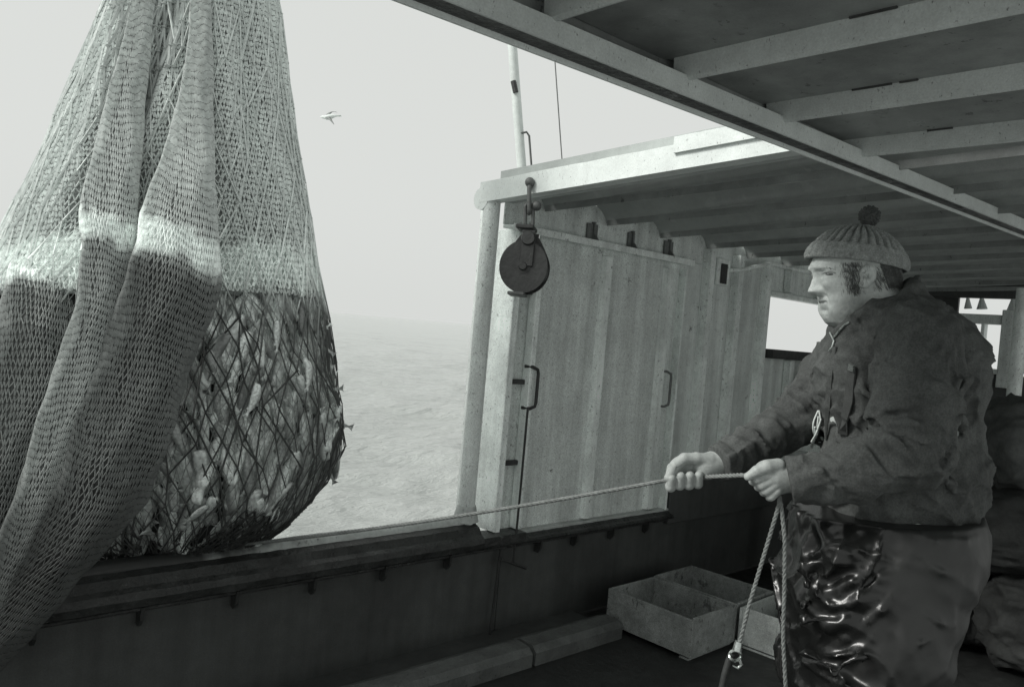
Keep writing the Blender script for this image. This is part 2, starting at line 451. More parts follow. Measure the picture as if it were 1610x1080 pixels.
    mb = MB(); mb.box(5.80, 7.0, 2.704, 2.719, 1.402, 1.798); mb.build('panel', M_wall, w)
    mb = MB(); mb.box(4.73, 5.82, 2.60, 2.735, 1.385, 1.445, 0.006); mb.build('window_sill', M_dark, w)
    mb = MB(); mb.box(4.738, 5.82, 2.66, 2.735, 1.79, 1.82, 0.004); mb.build('window_head', M_wall2, w)
    for x in (5.06, 5.5, 5.95):
        mb = MB(); mb.box(x, x + 0.05, 2.65, 2.704, 0.5, 1.38, 0.004); mb.build('rib', M_wall2, w)
        mb = MB(); mb.box(x - 0.1, x - 0.05, 2.65, 2.704, 1.83, 2.05, 0.004); mb.build('rib', M_wall, w)
    # grab handles
    for (xa, za, zb, r, m_) in ((2.60, 1.265, 1.07, 0.008, M_dark), (3.645, 1.27, 1.075, 0.0075, M_bracket)):
        y0, y1 = 2.684, 2.628
        pts = [(xa, y0, za), (xa + 0.01, y1 + 0.012, za), (xa + 0.03, y1, za - 0.012), (xa + 0.035, y1, za - 0.03), (xa + 0.035, y1, zb + 0.03), (xa + 0.03, y1, zb + 0.012), (xa + 0.01, y1 + 0.012, zb), (xa, y0, zb)]
        mb = MB(); mb.tube(pts, r, 8); auto_smooth(mb.build('handle', m_, w), 60)
    return w
WALL = build_side_wall()

# ------------------------------------------------------------------ roof
def vault_z(y):
    return 2.008 + 0.070 * min(2.69 - y, 1.5) + 0.02 * min(1.0, max(0.0, 1.19 - y))
def beam_y(x): return 1.206 - 0.035 * (x - 0.83)
def beam_z(x): return 2.0 + 0.012 * (x - 0.9)
def build_roof():
    r = thing('shelter_roof', (3.0, 1.2, 2.05), 'steel shelter roof with cross beams and vaulted grey underside overhead', 'roof')
    P, X0 = 0.45, 2.64
    ys = np.linspace(2.69, -0.85, 15)
    k = -1
    while X0 + k * P < 6.95:                          # vaulted part: one sheet per bay
        xa, xb = X0 + k * P, X0 + (k + 1) * P
        xs = max(xa, 2.42) + (xb - 0.001 - max(xa, 2.42)) * (0.5 - 0.5 * np.cos(np.pi * np.linspace(0, 1, 22)))
        Vv, F = [], []
        for x in xs:
            fr = (x - xa) / P
            arch = 0.105 * max(0.0, math.sin(math.pi * min(1, max(0, fr)))) ** 0.5
            Vv += [(x, y, vault_z(y) + arch) for y in ys]
        nI, nJ = len(xs), len(ys)
        for i in range(nI - 1):
            for j in range(nJ - 1): F.append((i * nJ + j, i * nJ + j + 1, (i + 1) * nJ + j + 1, (i + 1) * nJ + j))
        off = len(Vv); Vv += [(x, y, z + 0.02) for x, y, z in Vv]
        F += [tuple(reversed([a + off for a in f])) for f in F]
        for i in range(nI - 1):
            F.append((i * nJ, (i + 1) * nJ, (i + 1) * nJ + off, i * nJ + off)); F.append((i * nJ + nJ - 1, i * nJ + nJ - 1 + off, (i + 1) * nJ + nJ - 1 + off, (i + 1) * nJ + nJ - 1))
        for j in range(nJ - 1):
            F.append((j, j + off, j + 1 + off, j + 1)); e = (nI - 1) * nJ; F.append((e + j, e + j + 1, e + j + 1 + off, e + j + off))
        me = bpy.data.meshes.new('roof_sheet'); me.from_pydata(Vv, [], F); me.update()
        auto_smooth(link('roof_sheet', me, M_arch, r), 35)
        if xa > 2.5:                                   # pressed seam along every cusp
            mb = MB(); mb.box(xa - 0.003, xa + 0.003, -0.85, 2.68, 0, 0.03)
            for v_ in mb.bm.verts: v_.co.z += vault_z(v_.co.y) - 0.012
            mb.build('seam', M_ceil, r)
        k += 1
    # ribbed flat part over the deck, inboard of the long beam
    xs = [-0.22, 0.21, 0.65, 1.08, 1.51, 1.93, 2.375]
    for a, c in zip(xs[:-1], xs[1:]):
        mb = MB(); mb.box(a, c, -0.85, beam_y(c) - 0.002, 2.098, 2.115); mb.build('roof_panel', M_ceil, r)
    for x in xs:
        prof = [(x, 2.100), (x + 0.003, 2.049), (x + 0.012, 2.043), (x + 0.022, 2.046), (x + 0.045, 2.075), (x + 0.075, 2.094), (x + 0.09, 2.100)]
        mb = MB(); mb.prism([(px_, -0.85, pz) for px_, pz in prof], (0, -0.85, 0), (0, 1.15, 0))
        auto_smooth(mb.build('cross_beam', M_beam, r), 50)
        for q in range(3):                            # short weld runs against the panel
            y0 = rnd.uniform(0.2, 0.95)
            mb = MB(); mb.tube([(x - 0.004, y0, 2.097), (x - 0.004, y0 + rnd.uniform(0.03, 0.1), 2.097)], 0.0035, 6); mb.build('weld', M_dark, r)
    mb = MB(); mb.box(2.40, 2.418, -0.85, 1.2, 2.05, 2.20); mb.build('roof_step', M_arch, r)
    # long beam: a small channel open below, with a lip along the opening
    xb = np.linspace(-0.25, 6.95, 40)
    def lb(prof, name, m_):
        t = bmesh.new(); rings = []
        for x in xb: rings.append([t.verts.new((x, beam_y(x) + y, beam_z(x) + z)) for y, z in prof])
        n_ = len(prof)
        for a, c in zip(rings[:-1], rings[1:]):
            for k_ in range(n_): t.faces.new((a[k_], a[(k_ + 1) % n_], c[(k_ + 1) % n_], c[k_]))
        t.faces.new(rings[0]); t.faces.new(list(reversed(rings[-1])))
        mb = MB(); mb.merge(t); return mb.build(name, m_, r)
    lb([(-0.070, 0.046), (-0.070, 0.003), (-0.067, 0.0), (-0.062, 0.0), (-0.060, 0.003), (-0.060, 0.040), (-0.001, 0.040), (-0.001, 0.046)], 'long_beam', M_beam)
    lb([(0.0, 0.047), (0.0, -0.003), (0.006, -0.003), (0.006, 0.047)], 'beam_lip', M_fascia)
    lb([(-0.0595, 0.039), (-0.0595, 0.008), (-0.0015, 0.008), (-0.0015, 0.039)], 'beam_shade_fill', M_rail)  # dark filler painting the shade inside the hollow beam
    t = bmesh.new(); rings = []
    for x in np.linspace(-0.25, 2.40, 12): rings.append([t.verts.new((x, beam_y(x) + y, z)) for y, z in ((-0.006, 2.04), (-0.006, 2.1165), (-0.12, 2.1165), (-0.12, 2.13), (0.005, 2.13), (0.005, 2.04))])
    for a, c in zip(rings[:-1], rings[1:]):
        for k_ in range(6): t.faces.new((a[k_], a[(k_ + 1) % 6], c[(k_ + 1) % 6], c[k_]))
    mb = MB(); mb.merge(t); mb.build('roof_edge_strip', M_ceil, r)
    def fas(name, x0, x1, lo, hi, y0, y1, m_, jag=0.0):
        t = bmesh.new(); rings = []
        for y in np.linspace(y0, y1, 26):
            cz = 2.030 + 0.052 * (2.7 - y); j_ = rnd.uniform(-jag, jag)
            rings.append([t.verts.new(p) for p in ((x0, y, cz + lo), (x0, y, cz + hi + j_), (x1, y, cz + hi + j_), (x1, y, cz + lo))])
        for a, c in zip(rings[:-1], rings[1:]):
            for k_ in range(4): t.faces.new((a[k_], a[(k_ + 1) % 4], c[(k_ + 1) % 4], c[k_]))
        t.faces.new(rings[0]); t.faces.new(list(reversed(rings[-1])))
        mb = MB(); mb.merge(t); return mb.build(name, m_, r)
    fas('fascia', 2.285, 2.35, -0.045, 0.045, 2.745, 1.166, M_fascia, 0.0012)
    fas('fascia_cover', 2.272, 2.30, 0.012, 0.068, 1.70, 1.166, M_fascia, 0.001)
    mb = MB(); mb.tube([(2.286, 2.735, 2.0), (2.352, 2.735, 2.0)], 0.05, 16); auto_smooth(mb.build('fascia_end', M_fascia, r))
    fas('edge_plate', 2.352, 2.44, -0.030, 0.10, 2.69, 1.166, M_arch)
    return r
ROOF = build_roof()

# ------------------------------------------------------------------ far end of the shelter
def build_end():
    e = thing('end_bulkhead', (7.0, 1.5, 0), 'dim far end bulkhead of the shelter with bright openings', 'bulkhead')
    X = 7.0
    mb = MB(); mb.box(X, X + 0.03, -0.9, 2.72, 0.0, 1.40); mb.build('lower_plate', M_bulwark, e)
    mb = MB(); mb.box(X, X + 0.03, 2.28, 2.72, 1.403, 2.08); mb.build('corner_plate', M_bulwark, e)
    mb = MB(); mb.box(X - 0.08, X, -0.9, 2.70, 1.985, 2.13, 0.01); mb.build('head_beam', M_bulwark, e)
    mb = MB(); mb.box(X, X + 0.03, -0.9, 1.93, 1.423, 1.87); mb.build('inner_plate', M_bulwark, e)
    mb = MB(); mb.box(X - 0.06, X + 0.03, 1.86, 1.945, 1.3, 1.90, 0.005); mb.build('window_post', M_wall, e)
    mb = MB(); mb.box(X - 0.05, X + 0.03, 2.06, 2.085, 1.42, 1.79, 0.003); mb.build('window_mullion', M_wall2, e)
    mb = MB(); mb.box(X - 0.05, X + 0.03, 1.95, 2.28, 1.785, 1.86, 0.005); mb.build('window_head', M_wall, e)
    mb = MB(); mb.box(X - 0.06, X + 0.03, 1.93, 2.30, 1.40, 1.44, 0.005); mb.build('window_sill', M_wall, e)
    for y, r_ in ((2.20, 0.03), (2.10, 0.04), (1.88, 0.05), (1.74, 0.03)):
        mb = MB(); mb.tube([(X - 0.05, y, 1.99), (X - 0.05, y - 0.01, 1.90)], [r_ * 0.3, r_], 10); mb.build('hanging_float', M_white, e)
build_end()
# ------------------------------------------------------------------ the net, heavy with fish
M_twine = attr_mat('net_twine', 0.75, 0.35)
M_core = attr_mat('packed_inner_netting', 0.9, 0.2, 0.35, 90)
M_bigrope = mat('dark_wet_net_rope', 0.10, 0.5, 0.3, 30, bump=0.3)
M_lightrope = mat('pale_net_rope', 0.48, 0.8, 0.2, 30, bump=0.3)

def prisms(P0, P1, N, r, r1=None):
    """three-sided strands from P0 to P1, ridge towards N"""
    D = P1 - P0
    D /= np.linalg.norm(D, axis=1, keepdims=True) + 1e-9
    S = np.cross(D, N); S /= np.linalg.norm(S, axis=1, keepdims=True) + 1e-9
    Nn = np.cross(S, D)
    r = np.broadcast_to(np.asarray(r, dtype=float).reshape(-1, 1), (len(P0), 1))
    Vs = np.stack([P0 + S * r - Nn * r * 0.3, P0 - S * r - Nn * r * 0.3, P0 + Nn * r, P1 + S * r - Nn * r * 0.3, P1 - S * r - Nn * r * 0.3, P1 + Nn * r], 1)
    b = np.arange(len(P0))[:, None] * 6
    q = np.concatenate([b + [0, 2, 5, 3], b + [2, 1, 4, 5], b + [1, 0, 3, 4]])
    return Vs.reshape(-1, 3), q

def knots(P, N, r, T=None):
    Vs = []
    n = len(P)
    T = np.cross(N, [0.3, 0.2, 0.9]) if T is None else T
    T = T / (np.linalg.norm(T, axis=1, keepdims=True) + 1e-9); B = np.cross(N, T)
    r = np.broadcast_to(np.asarray(r, dtype=float).reshape(-1, 1), (n, 1))
    Vs = np.stack([P + T * r * 1.5, P + B * r * 0.6, P - T * r * 1.5, P - B * r * 0.6, P + N * r * 1.0], 1)
    b = np.arange(n)[:, None] * 5
    f = np.concatenate([b + [0, 1, 4], b + [1, 2, 4], b + [2, 3, 4], b + [3, 0, 4]])
    return Vs.reshape(-1, 3), f

def net_mesh(name, S, us, vs, r, col, keep=None, knot=1.7, puff=0.0, wob=0.0, offset=0.0, knot_dark=0.9):
    """diamond netting over surface S(u, v) -> point (vectorised); us: column parameters, vs: row parameters;
       odd rows are shifted half a mesh. col(u, v) -> grey. keep(u, v) -> bool."""
    nu, nv = len(us), len(vs)
    du = us[1] - us[0]
    Ug = np.repeat(us[None, :], nv, 0).astype(float)
    Ug[1::2] += du / 2
    Vg = np.repeat(vs[:, None], nu, 1).astype(float)
    if wob:
        Ug = Ug + rs.normal(0, wob * du, Ug.shape)
        Vg = Vg + rs.normal(0, wob * 0.6 * abs(vs[1] - vs[0]), Vg.shape)
    P = S(Ug, Vg)
    e = 1e-3
    N = np.cross(S(Ug + e, Vg) - P, S(Ug, Vg + e) - P); N /= np.linalg.norm(N, axis=-1, keepdims=True) + 1e-12
    P = P + N * offset
    K = np.ones(Ug.shape, bool) if keep is None else keep(Ug, Vg)
    C = col(Ug, Vg)
    a0, a1, n0, c0, c1 = [], [], [], [], []
    for j in range(nv - 1):
        idx = np.arange(nu)
        for sh in ((0, -1) if j % 2 == 0 else (0, 1)):
            i2 = idx + sh
            ok = (i2 >= 0) & (i2 < nu)
            i, k = idx[ok], i2[ok]
            m = K[j, i] & K[j + 1, k]
            i, k = i[m], k[m]
            a0.append(P[j, i]); a1.append(P[j + 1, k]); n0.append(N[j, i]); c0.append(C[j, i]); c1.append(C[j + 1, k])
    a0, a1, n0 = np.concatenate(a0), np.concatenate(a1), np.concatenate(n0)
    c0, c1 = np.concatenate(c0), np.concatenate(c1)
    if puff:
        mid = (a0 + a1) / 2 + n0 * puff
        cm = (c0 + c1) / 2
        a0, a1, n0 = np.concatenate([a0, mid]), np.concatenate([mid, a1]), np.concatenate([n0, n0])
        c0, c1 = np.concatenate([c0, cm]), np.concatenate([cm, c1])
    V1, q = prisms(a0, a1, n0, r)
    c = np.repeat(np.stack([c0, c1], 1), 3, axis=1).ravel()
    f3 = None
    if knot:
        Tu = S(Ug + e, Vg) - S(Ug, Vg)
        V2, f3 = knots(P[K], N[K], r * knot, Tu[K])
        f3 = f3 + len(V1)
        V1 = np.concatenate([V1, V2]); c = np.concatenate([c, np.repeat(C[K] * np.where(C[K] > 0.85, 0.72, knot_dark), 5)])
    me = raw_mesh(name, V1, q, f3, smooth=False)
    set_attr(me, c)
    return me

def grid_mesh(name, S, us, vs, col):
    Ug, Vg = np.meshgrid(us, vs)
    P = S(Ug, Vg)
    nv, nu = Ug.shape
    i, j = np.meshgrid(np.arange(nv - 1), np.arange(nu - 1), indexing='ij')
    b = (i * nu + j).ravel()
    me = raw_mesh(name, P.reshape(-1, 3), np.stack([b, b + 1, b + nu + 1, b + nu], -1))
    set_attr(me, col(Ug, Vg).ravel())
    return me

def smooth1(x, a, b):
    t = np.clip((x - a) / (b - a), 0, 1); return t * t * (3 - 2 * t)

# --- the bag: rows measured down the photograph at the bag's own distance, half widths in metres
BAG_D = 3.02
_y = A3([-420, -300, -150, 12, 90, 230, 330, 410, 450, 530, 620, 670, 720, 770, 820, 850, 880, 900])
_l = A3([290, 268, 232, 180, 150, 98, 50, 10, -15, -45, -65, -68, -62, -45, 0, 50, 140, 225])
_r = A3([335, 360, 405, 437, 443, 460, 478, 492, 498, 513, 528, 531, 524, 506, 462, 418, 340, 262])
def bag_radius_fold(th, y):
    """pleats that gather towards the lifting strop"""
    up = 1 - smooth1(y, 150, 480)
    f = 0.045 * np.sin(7 * th + 0.004 * y) + 0.03 * np.sin(13 * th + 1.3 + 0.003 * y)
    groove = -0.20 * np.exp(-((th - 1.62 - 0.0009 * (y - 200)) / 0.10) ** 2) * (1 - smooth1(y, 330, 420)) * smooth1(y, -50, 120)
    lump = 0.02 * np.sin(5 * th + 0.03 * y) * smooth1(y, 470, 560) + 0.012 * np.sin(11 * th - 0.05 * y + 2) * smooth1(y, 470, 560)
    return 1 + f * up * 0.8 + groove + lump
def bag(th, y, k=1.0):
    xl, xr = np.interp(y, _y, _l), np.interp(y, _y, _r)
    m = BAG_D / FPX
    xc, hw = ((xl + xr) / 2 - CXP) * m, (xr - xl) / 2 * m
    f = bag_radius_fold(th, y) * k
    hd = hw * 0.74
    yy = (CYP - y) * m + 0.0 * th
    P = np.stack([xc + hw * f * np.cos(th), yy, BAG_D - hd * f * np.sin(th)], -1)
    return loc2world(P)
def band_edge(th, y):
    w = 6 * np.sin(9 * th) + 5 * np.sin(23 * th + 1) + 4 * np.sin(41 * th + 2)
    return smooth1(y, 390 + w, 402 + w) * (1 - smooth1(y, 458 + 0.6 * w, 466 + 0.6 * w))
def bag_col(th, y):
    up = 0.70 + 0.10 * np.sin(5 * th + y * 0.01) * np.sin(y * 0.013 + 2 * th)
    lo = 0.16
    b = band_edge(th, y)
    base = up + (lo - up) * smooth1(y, 462, 476)
    return base * (1 - b) + 0.95 * b

NET = thing('fishing_net', at(235, 900, BAG_D), 'huge bulging trawl net full of fish, hoisted over the rail', 'net')

# packed netting that fills the gathered upper part, and the dark mass inside the bag
TH = np.linspace(0, 2 * np.pi, 181)
me = grid_mesh('packed_netting', lambda u, v: bag(u, v, 0.965), TH, np.linspace(-415, 474, 150), lambda u, v: bag_col(u, v) * (0.55 + 0.45 * band_edge(u, v)))
tag(link('packed_netting', me, M_core, NET), kind='stuff')
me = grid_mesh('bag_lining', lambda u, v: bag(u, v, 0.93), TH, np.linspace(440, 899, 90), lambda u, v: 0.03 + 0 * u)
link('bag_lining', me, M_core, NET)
# fine twine mesh
ncol = 250
us = np.linspace(0, 2 * np.pi, ncol + 1)
me = net_mesh('upper_netting', lambda u, v: bag(u, v, 1.0), us, np.arange(-415, 470, 8.5), 0.0027, bag_col, wob=0.20, knot=1.5, knot_dark=0.30)
tag(link('upper_netting', me, M_twine, NET), kind='stuff')
me = net_mesh('lower_netting', lambda u, v: bag(u, v, 1.0), np.linspace(0, 2 * np.pi, 161), np.arange(452, 899, 15.0), 0.0011, lambda u, v: 0.26 - 0.2 * smooth1(v, 740, 820), wob=0.22, knot=1.3)  # bottom shade painted in as darker twine
tag(link('lower_netting', me, M_twine, NET), kind='stuff')
# heavy outer meshes over the fish
me = net_mesh('outer_mesh', lambda u, v: bag(u, v, 1.012), np.linspace(0, 2 * np.pi, 49), np.arange(-420, 899, 42), 0.0026, lambda u, v: (0.66 + 0.3 * band_edge(u, v)) * (1 - smooth1(v, 462, 500)) + 0.08 * smooth1(v, 462, 500), wob=0.14, knot=1.8)
tag(link('outer_mesh', me, M_twine, NET), kind='stuff')
me = net_mesh('outer_mesh', lambda u, v: bag(u, v, 1.02), np.linspace(0.1, 2 * np.pi + 0.1, 27), np.arange(-420, 899, 76), 0.0032, lambda u, v: (0.66 + 0.3 * band_edge(u, v)) * (1 - smooth1(v, 462, 500)) + 0.08 * smooth1(v, 462, 500), wob=0.18, knot=1.8)
tag(link('outer_mesh', me, M_twine, NET), kind='stuff')
# dark net added to paint the shade round the bag's bottom
me = net_mesh('bottom_shade_net', lambda u, v: bag(u, v, 1.004), np.linspace(0, 2 * np.pi, 161), np.arange(775, 899, 7.0), 0.0032, lambda u, v: 0.035 + 0 * u, wob=0.3, knot=1.5, keep=lambda u, v: v > 800 + 22 * np.sin(7 * u) + rs.uniform(-14, 14, np.shape(u)))
tag(link('bottom_shade_net', me, M_twine, NET), kind='stuff')
# pale big-mesh panel hanging over the gathered top
def keep_top(u, v):
    lim = 265 - 330 * np.abs(u - 1.62) ** 1.2 + 40 * np.sin(11 * u) - 60 * (u < 1.5)
    return (v < lim) & (u > 0.55) & (u < 2.45)
def top_drape(u, v):
    w = (v + 420) / 680
    return bag(1.6 + (u - 1.6) * (0.92 - 0.1 * w), v, 1.045 + 0.02 * np.sin(9 * u))
me = net_mesh('large_mesh_panel', top_drape, np.linspace(0.5, 2.5, 27), np.arange(-415, 300, 33), 0.0048, lambda u, v: 0.5 + 0 * u, keep=keep_top, wob=0.20, knot=2.2)
tag(link('large_mesh_panel', me, M_lightrope, NET), kind='stuff')
def laid_rope(name, pts, r, material, parent, turns=60.0, strands=3, seg=None):
    """three-strand laid rope along a polyline"""
    pts = np.asarray(pts, dtype=float)
    d = np.concatenate([[0], np.cumsum(np.linalg.norm(np.diff(pts, axis=0), axis=1))])
    L = d[-1]
    n = seg or max(12, int(L / (r * 1.6)))
    s = np.linspace(0, L, n)
    P = np.stack([np.interp(s, d, pts[:, k]) for k in range(3)], -1)
    # soften corners
    for _ in range(3): P[1:-1] = 0.5 * P[1:-1] + 0.25 * (P[:-2] + P[2:])
    T = np.gradient(P, axis=0); T /= np.linalg.norm(T, axis=1, keepdims=True)
    ref = A3([0.31, 0.2, 0.93]) if abs(T[0] @ A3([0.31, 0.2, 0.93])) < 0.95 else A3([1.0, 0, 0])
    S = np.cross(T, ref); S /= np.linalg.norm(S, axis=1, keepdims=True); B = np.cross(T, S)
    Vs, Q = [], []
    m = 5
    for k in range(strands):
        ph = s / (r * 7.5) * 2 * np.pi + k * 2 * np.pi / strands
        c = P + (S * np.cos(ph)[:, None] + B * np.sin(ph)[:, None]) * r * 0.5
        b0 = sum(len(v) for v in Vs)
        ring = [c + (S * math.cos(a) + B * math.sin(a)) * r * 0.56 for a in np.linspace(0, 2 * np.pi, m, endpoint=False)]
        Vs.append(np.stack(ring, 1).reshape(-1, 3))
        i = np.arange(n - 1)[:, None] * m
        j = np.arange(m)[None, :]
        a = b0 + i + j; b_ = b0 + i + (j + 1) % m
        Q.append(np.stack([a, b_, b_ + m, a + m], -1).reshape(-1, 4))
    me = raw_mesh(name, np.concatenate(Vs), np.concatenate(Q))
    return link(name, me, material, parent)

# bolt rope down the left flank, lifting strop above the frame
yy = np.linspace(-380, 470, 60)
laid_rope('bolt_rope', bag(np.full(60, 2.98), yy, 1.02), 0.014, M_lightrope, NET)
laid_rope('lifting_strop', [at(312, -400, BAG_D), at(330, -900, BAG_D), at(352, -1500, BAG_D)], 0.03, M_lightrope, NET)
mb = MB()
for k in range(5):
    y0 = -395 - k * 6
    mb.tube([bag(A3(a), A3(float(y0)), 1.12) for a in np.linspace(0, 2 * math.pi, 24, endpoint=False)], 0.012, 6, closed=True)
auto_smooth(mb.build('strop_lashing', M_lightrope, NET))

# --- the loose cover that hangs in folds over the rail
def fold(rows, u, v, k=1.0, slope=0.05):
    rows = A3(rows, dtype=float) if not isinstance(rows, np.ndarray) else rows
    px, hw, d, hd = (np.interp(v, rows[:, 0], rows[:, i]) for i in (1, 2, 3, 4))
    m = d / FPX
    sh = np.sign(np.cos(u)) * np.abs(np.cos(u)) ** 0.85
    wr = 1 + 0.06 * np.sin(3 * u + 0.02 * v) + 0.03 * np.sin(5 * u - 0.035 * v) + 0.012 * np.sin(0.11 * v + 2 * u)
    x = (px - CXP) * m + hw * m * sh * k * wr
    dd = d - hd * np.sin(u) * k * wr
    # keep the row at the fold's own height
    return loc2world(np.stack([x, (CYP - v) * m + 0.012 * np.sin(2 * u + 0.01 * v) - slope * hw * m * np.cos(u) + 0.004 * np.sin(5 * u + 0.05 * v), dd], -1))
FA = A3([[-300, 296, 8, 2.96, .02], [-150, 262, 11, 2.90, .02], [-60, 240, 14, 2.82, .025], [60, 216, 20, 2.755, .03], [150, 199, 27, 2.70, .04], [240, 187, 33, 2.60, .055], [290, 180, 37, 2.54, .06], [345, 172, 40, 2.47, .07], [400, 170, 37, 2.45, .06], [480, 160, 37, 2.41, .06], [560, 136, 39, 2.38, .06], [640, 112, 40, 2.34, .06], [740, 80, 38, 2.28, .06], [800, 58, 37, 2.24, .055], [870, 28, 34, 2.2, .05], [930, 4, 30, 2.17, .05], [1010, -30, 28, 2.15, .04]])
FB = A3([[-300, 318, 8, 2.94, .02], [-100, 318, 12, 2.83, .022], [40, 316, 16, 2.765, .025], [150, 309, 24, 2.71, .035], [230, 302, 33, 2.64, .05], [295, 294, 44, 2.54, .07], [355, 285, 56, 2.48, .09], [400, 280, 62, 2.46, .10], [440, 270, 67, 2.44, .10], [500, 250, 66, 2.42, .10], [560, 229, 66, 2.40, .10], [640, 205, 68, 2.37, .10], [700, 184, 68, 2.34, .10], [780, 152, 68, 2.29, .09], [850, 104, 64, 2.24, .08], [920, 48, 58, 2.20, .07], [980, 0, 50, 2.17, .06], [1070, -80, 45, 2.15, .05]])
FC = A3([[300, 110, 20, 3.05, .03], [360, 95, 40, 2.90, .05], [430, 74, 60, 2.66, .07], [520, 58, 66, 2.53, .08], [620, 40, 66, 2.49, .08], [720, 14, 64, 2.44, .08], [820, -15, 56, 2.40, .07], [900, -50, 50, 2.36, .06]])
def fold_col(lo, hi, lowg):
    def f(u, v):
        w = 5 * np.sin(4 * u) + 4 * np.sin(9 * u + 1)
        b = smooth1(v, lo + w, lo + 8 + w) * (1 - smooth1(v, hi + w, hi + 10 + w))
        wet = 1 - 0.62 * smooth1(v + 25 * np.sin(3 * u), 640, 880)            # shade painted into the colour towards the trailing end
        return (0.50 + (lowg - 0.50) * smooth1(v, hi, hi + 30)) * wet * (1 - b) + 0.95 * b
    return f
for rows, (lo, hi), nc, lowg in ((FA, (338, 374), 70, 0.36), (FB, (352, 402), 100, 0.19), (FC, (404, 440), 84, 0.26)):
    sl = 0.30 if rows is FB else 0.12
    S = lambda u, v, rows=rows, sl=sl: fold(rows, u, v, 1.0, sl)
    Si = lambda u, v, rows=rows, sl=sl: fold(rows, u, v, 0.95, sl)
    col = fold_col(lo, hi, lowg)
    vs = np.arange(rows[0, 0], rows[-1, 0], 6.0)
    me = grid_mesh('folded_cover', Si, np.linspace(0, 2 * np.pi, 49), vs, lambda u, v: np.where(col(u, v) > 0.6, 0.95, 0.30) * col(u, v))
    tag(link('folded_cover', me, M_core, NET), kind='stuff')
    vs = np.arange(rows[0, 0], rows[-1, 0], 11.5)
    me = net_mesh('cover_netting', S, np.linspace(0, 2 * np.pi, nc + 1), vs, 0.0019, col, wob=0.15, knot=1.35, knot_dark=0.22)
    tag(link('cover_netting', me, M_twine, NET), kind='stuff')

# --- fish
def fish_mesh(bend, fat):
    n, m = 13, 8
    L = 0.25
    Vv, F = [], []
    for i in range(n):
        t = i / (n - 1)
        if t < 0.86:
            q = t / 0.86
            h = 0.030 * fat * (math.sin(math.pi * min(1, q * 0.93 + 0.07) ** 0.75) ** 0.8) + 0.004
            w = h * 0.55
        else:
            q = (t - 0.86) / 0.14
            h = 0.005 + 0.026 * q; w = 0.0028 * (1 - 0.7 * q)
        x = (t - 0.5) * L
        off = bend * (t - 0.5) ** 2 * 0.3
        for k in range(m):
            a = 2 * math.pi * k / m
            yv = h * math.sin(a)
            if t > 0.98: x_ = x - 0.022 * (1 - abs(math.sin(a)))
            else: x_ = x
            Vv.append((x_, w * math.cos(a), yv + off))
    for i in range(n - 1):
        for k in range(m):
            F.append((i * m + k, i * m + (k + 1) % m, (i + 1) * m + (k + 1) % m, (i + 1) * m + k))
    F.append(tuple(range(m))[::-1]); F.append(tuple((n - 1) * m + k for k in range(m)))
    # dorsal and belly fins
    for (x0, x1, z0, z1) in ((-0.02, 0.025, 0.024, 0.040), (0.035, 0.065, -0.018, -0.032)):
        b = len(Vv)
        Vv += [(x0, 0.001, z0 * fat), (x1, 0.001, z0 * fat * 0.8), (x1, 0.0, z1 * fat), (x0, -0.001, z0 * fat), (x1, -0.001, z0 * fat * 0.8)]
        F += [(b, b + 1, b + 2), (b + 3, b + 2, b + 4)]
    me = bpy.data.meshes.new('fish'); me.from_pydata(Vv, [], F); me.update()
    me.polygons.foreach_set('use_smooth', [True] * len(me.polygons))
    return me
def fish_mat(name, v, vb):
    m = bpy.data.materials.new(name); m.use_nodes = True
    n, l = m.node_tree.nodes, m.node_tree.links
    b = n['Principled BSDF']; b.inputs['Roughness'].default_value = 0.32; b.inputs['Specular IOR Level'].default_value = 0.8; b.inputs['Metallic'].default_value = 0.05
    tc = n.new('ShaderNodeTexCoord'); sp = n.new('ShaderNodeSeparateXYZ'); l.new(tc.outputs['Object'], sp.inputs[0])
    r = n.new('ShaderNodeMapRange'); r.inputs[1].default_value = -0.004; r.inputs[2].default_value = 0.016; l.new(sp.outputs[2], r.inputs[0])
    mx = n.new('ShaderNodeMix'); mx.data_type = 'RGBA'; mx.inputs[6].default_value = tint(v); mx.inputs[7].default_value = tint(vb); l.new(r.outputs[0], mx.inputs[0])
    t = n.new('ShaderNodeTexNoise'); t.inputs['Scale'].default_value = 55; l.new(tc.outputs['Object'], t.inputs[0])
    r2 = n.new('ShaderNodeMapRange'); r2.inputs[1].default_value = 0.35; r2.inputs[2].default_value = 0.65; r2.inputs[3].default_value = 0.6; r2.inputs[4].default_value = 1.1; l.new(t.outputs['Fac'], r2.inputs[0])
    m2 = n.new('ShaderNodeMix'); m2.data_type = 'RGBA'; m2.blend_type = 'MULTIPLY'; m2.inputs[0].default_value = 1; l.new(mx.outputs[2], m2.inputs[6]); l.new(r2.outputs[0], m2.inputs[7])
    l.new(m2.outputs[2], b.inputs['Base Color'])
    vo = n.new('ShaderNodeTexVoronoi'); vo.inputs['Scale'].default_value = 260; l.new(tc.outputs['Object'], vo.inputs[0])
    bp = n.new('ShaderNodeBump'); bp.inputs['Strength'].default_value = 0.35; bp.inputs['Distance'].default_value = 0.002; l.new(vo.outputs['Distance'], bp.inputs['Height']); l.new(bp.outputs[0], b.inputs['Normal'])
    return m
FM = [fish_mat('silver_fish_skin', 0.9, 0.45), fish_mat('grey_fish_skin', 0.7, 0.26), fish_mat('pale_fish_skin', 0.95, 0.6)]
FISH = []
for bend, fat in ((0.0, 1.0), (0.35, 0.9), (-0.3, 1.1), (0.15, 0.8)):
    for mm in FM:
        f = fish_mesh(bend, fat); f.materials.append(mm); FISH.append(f)

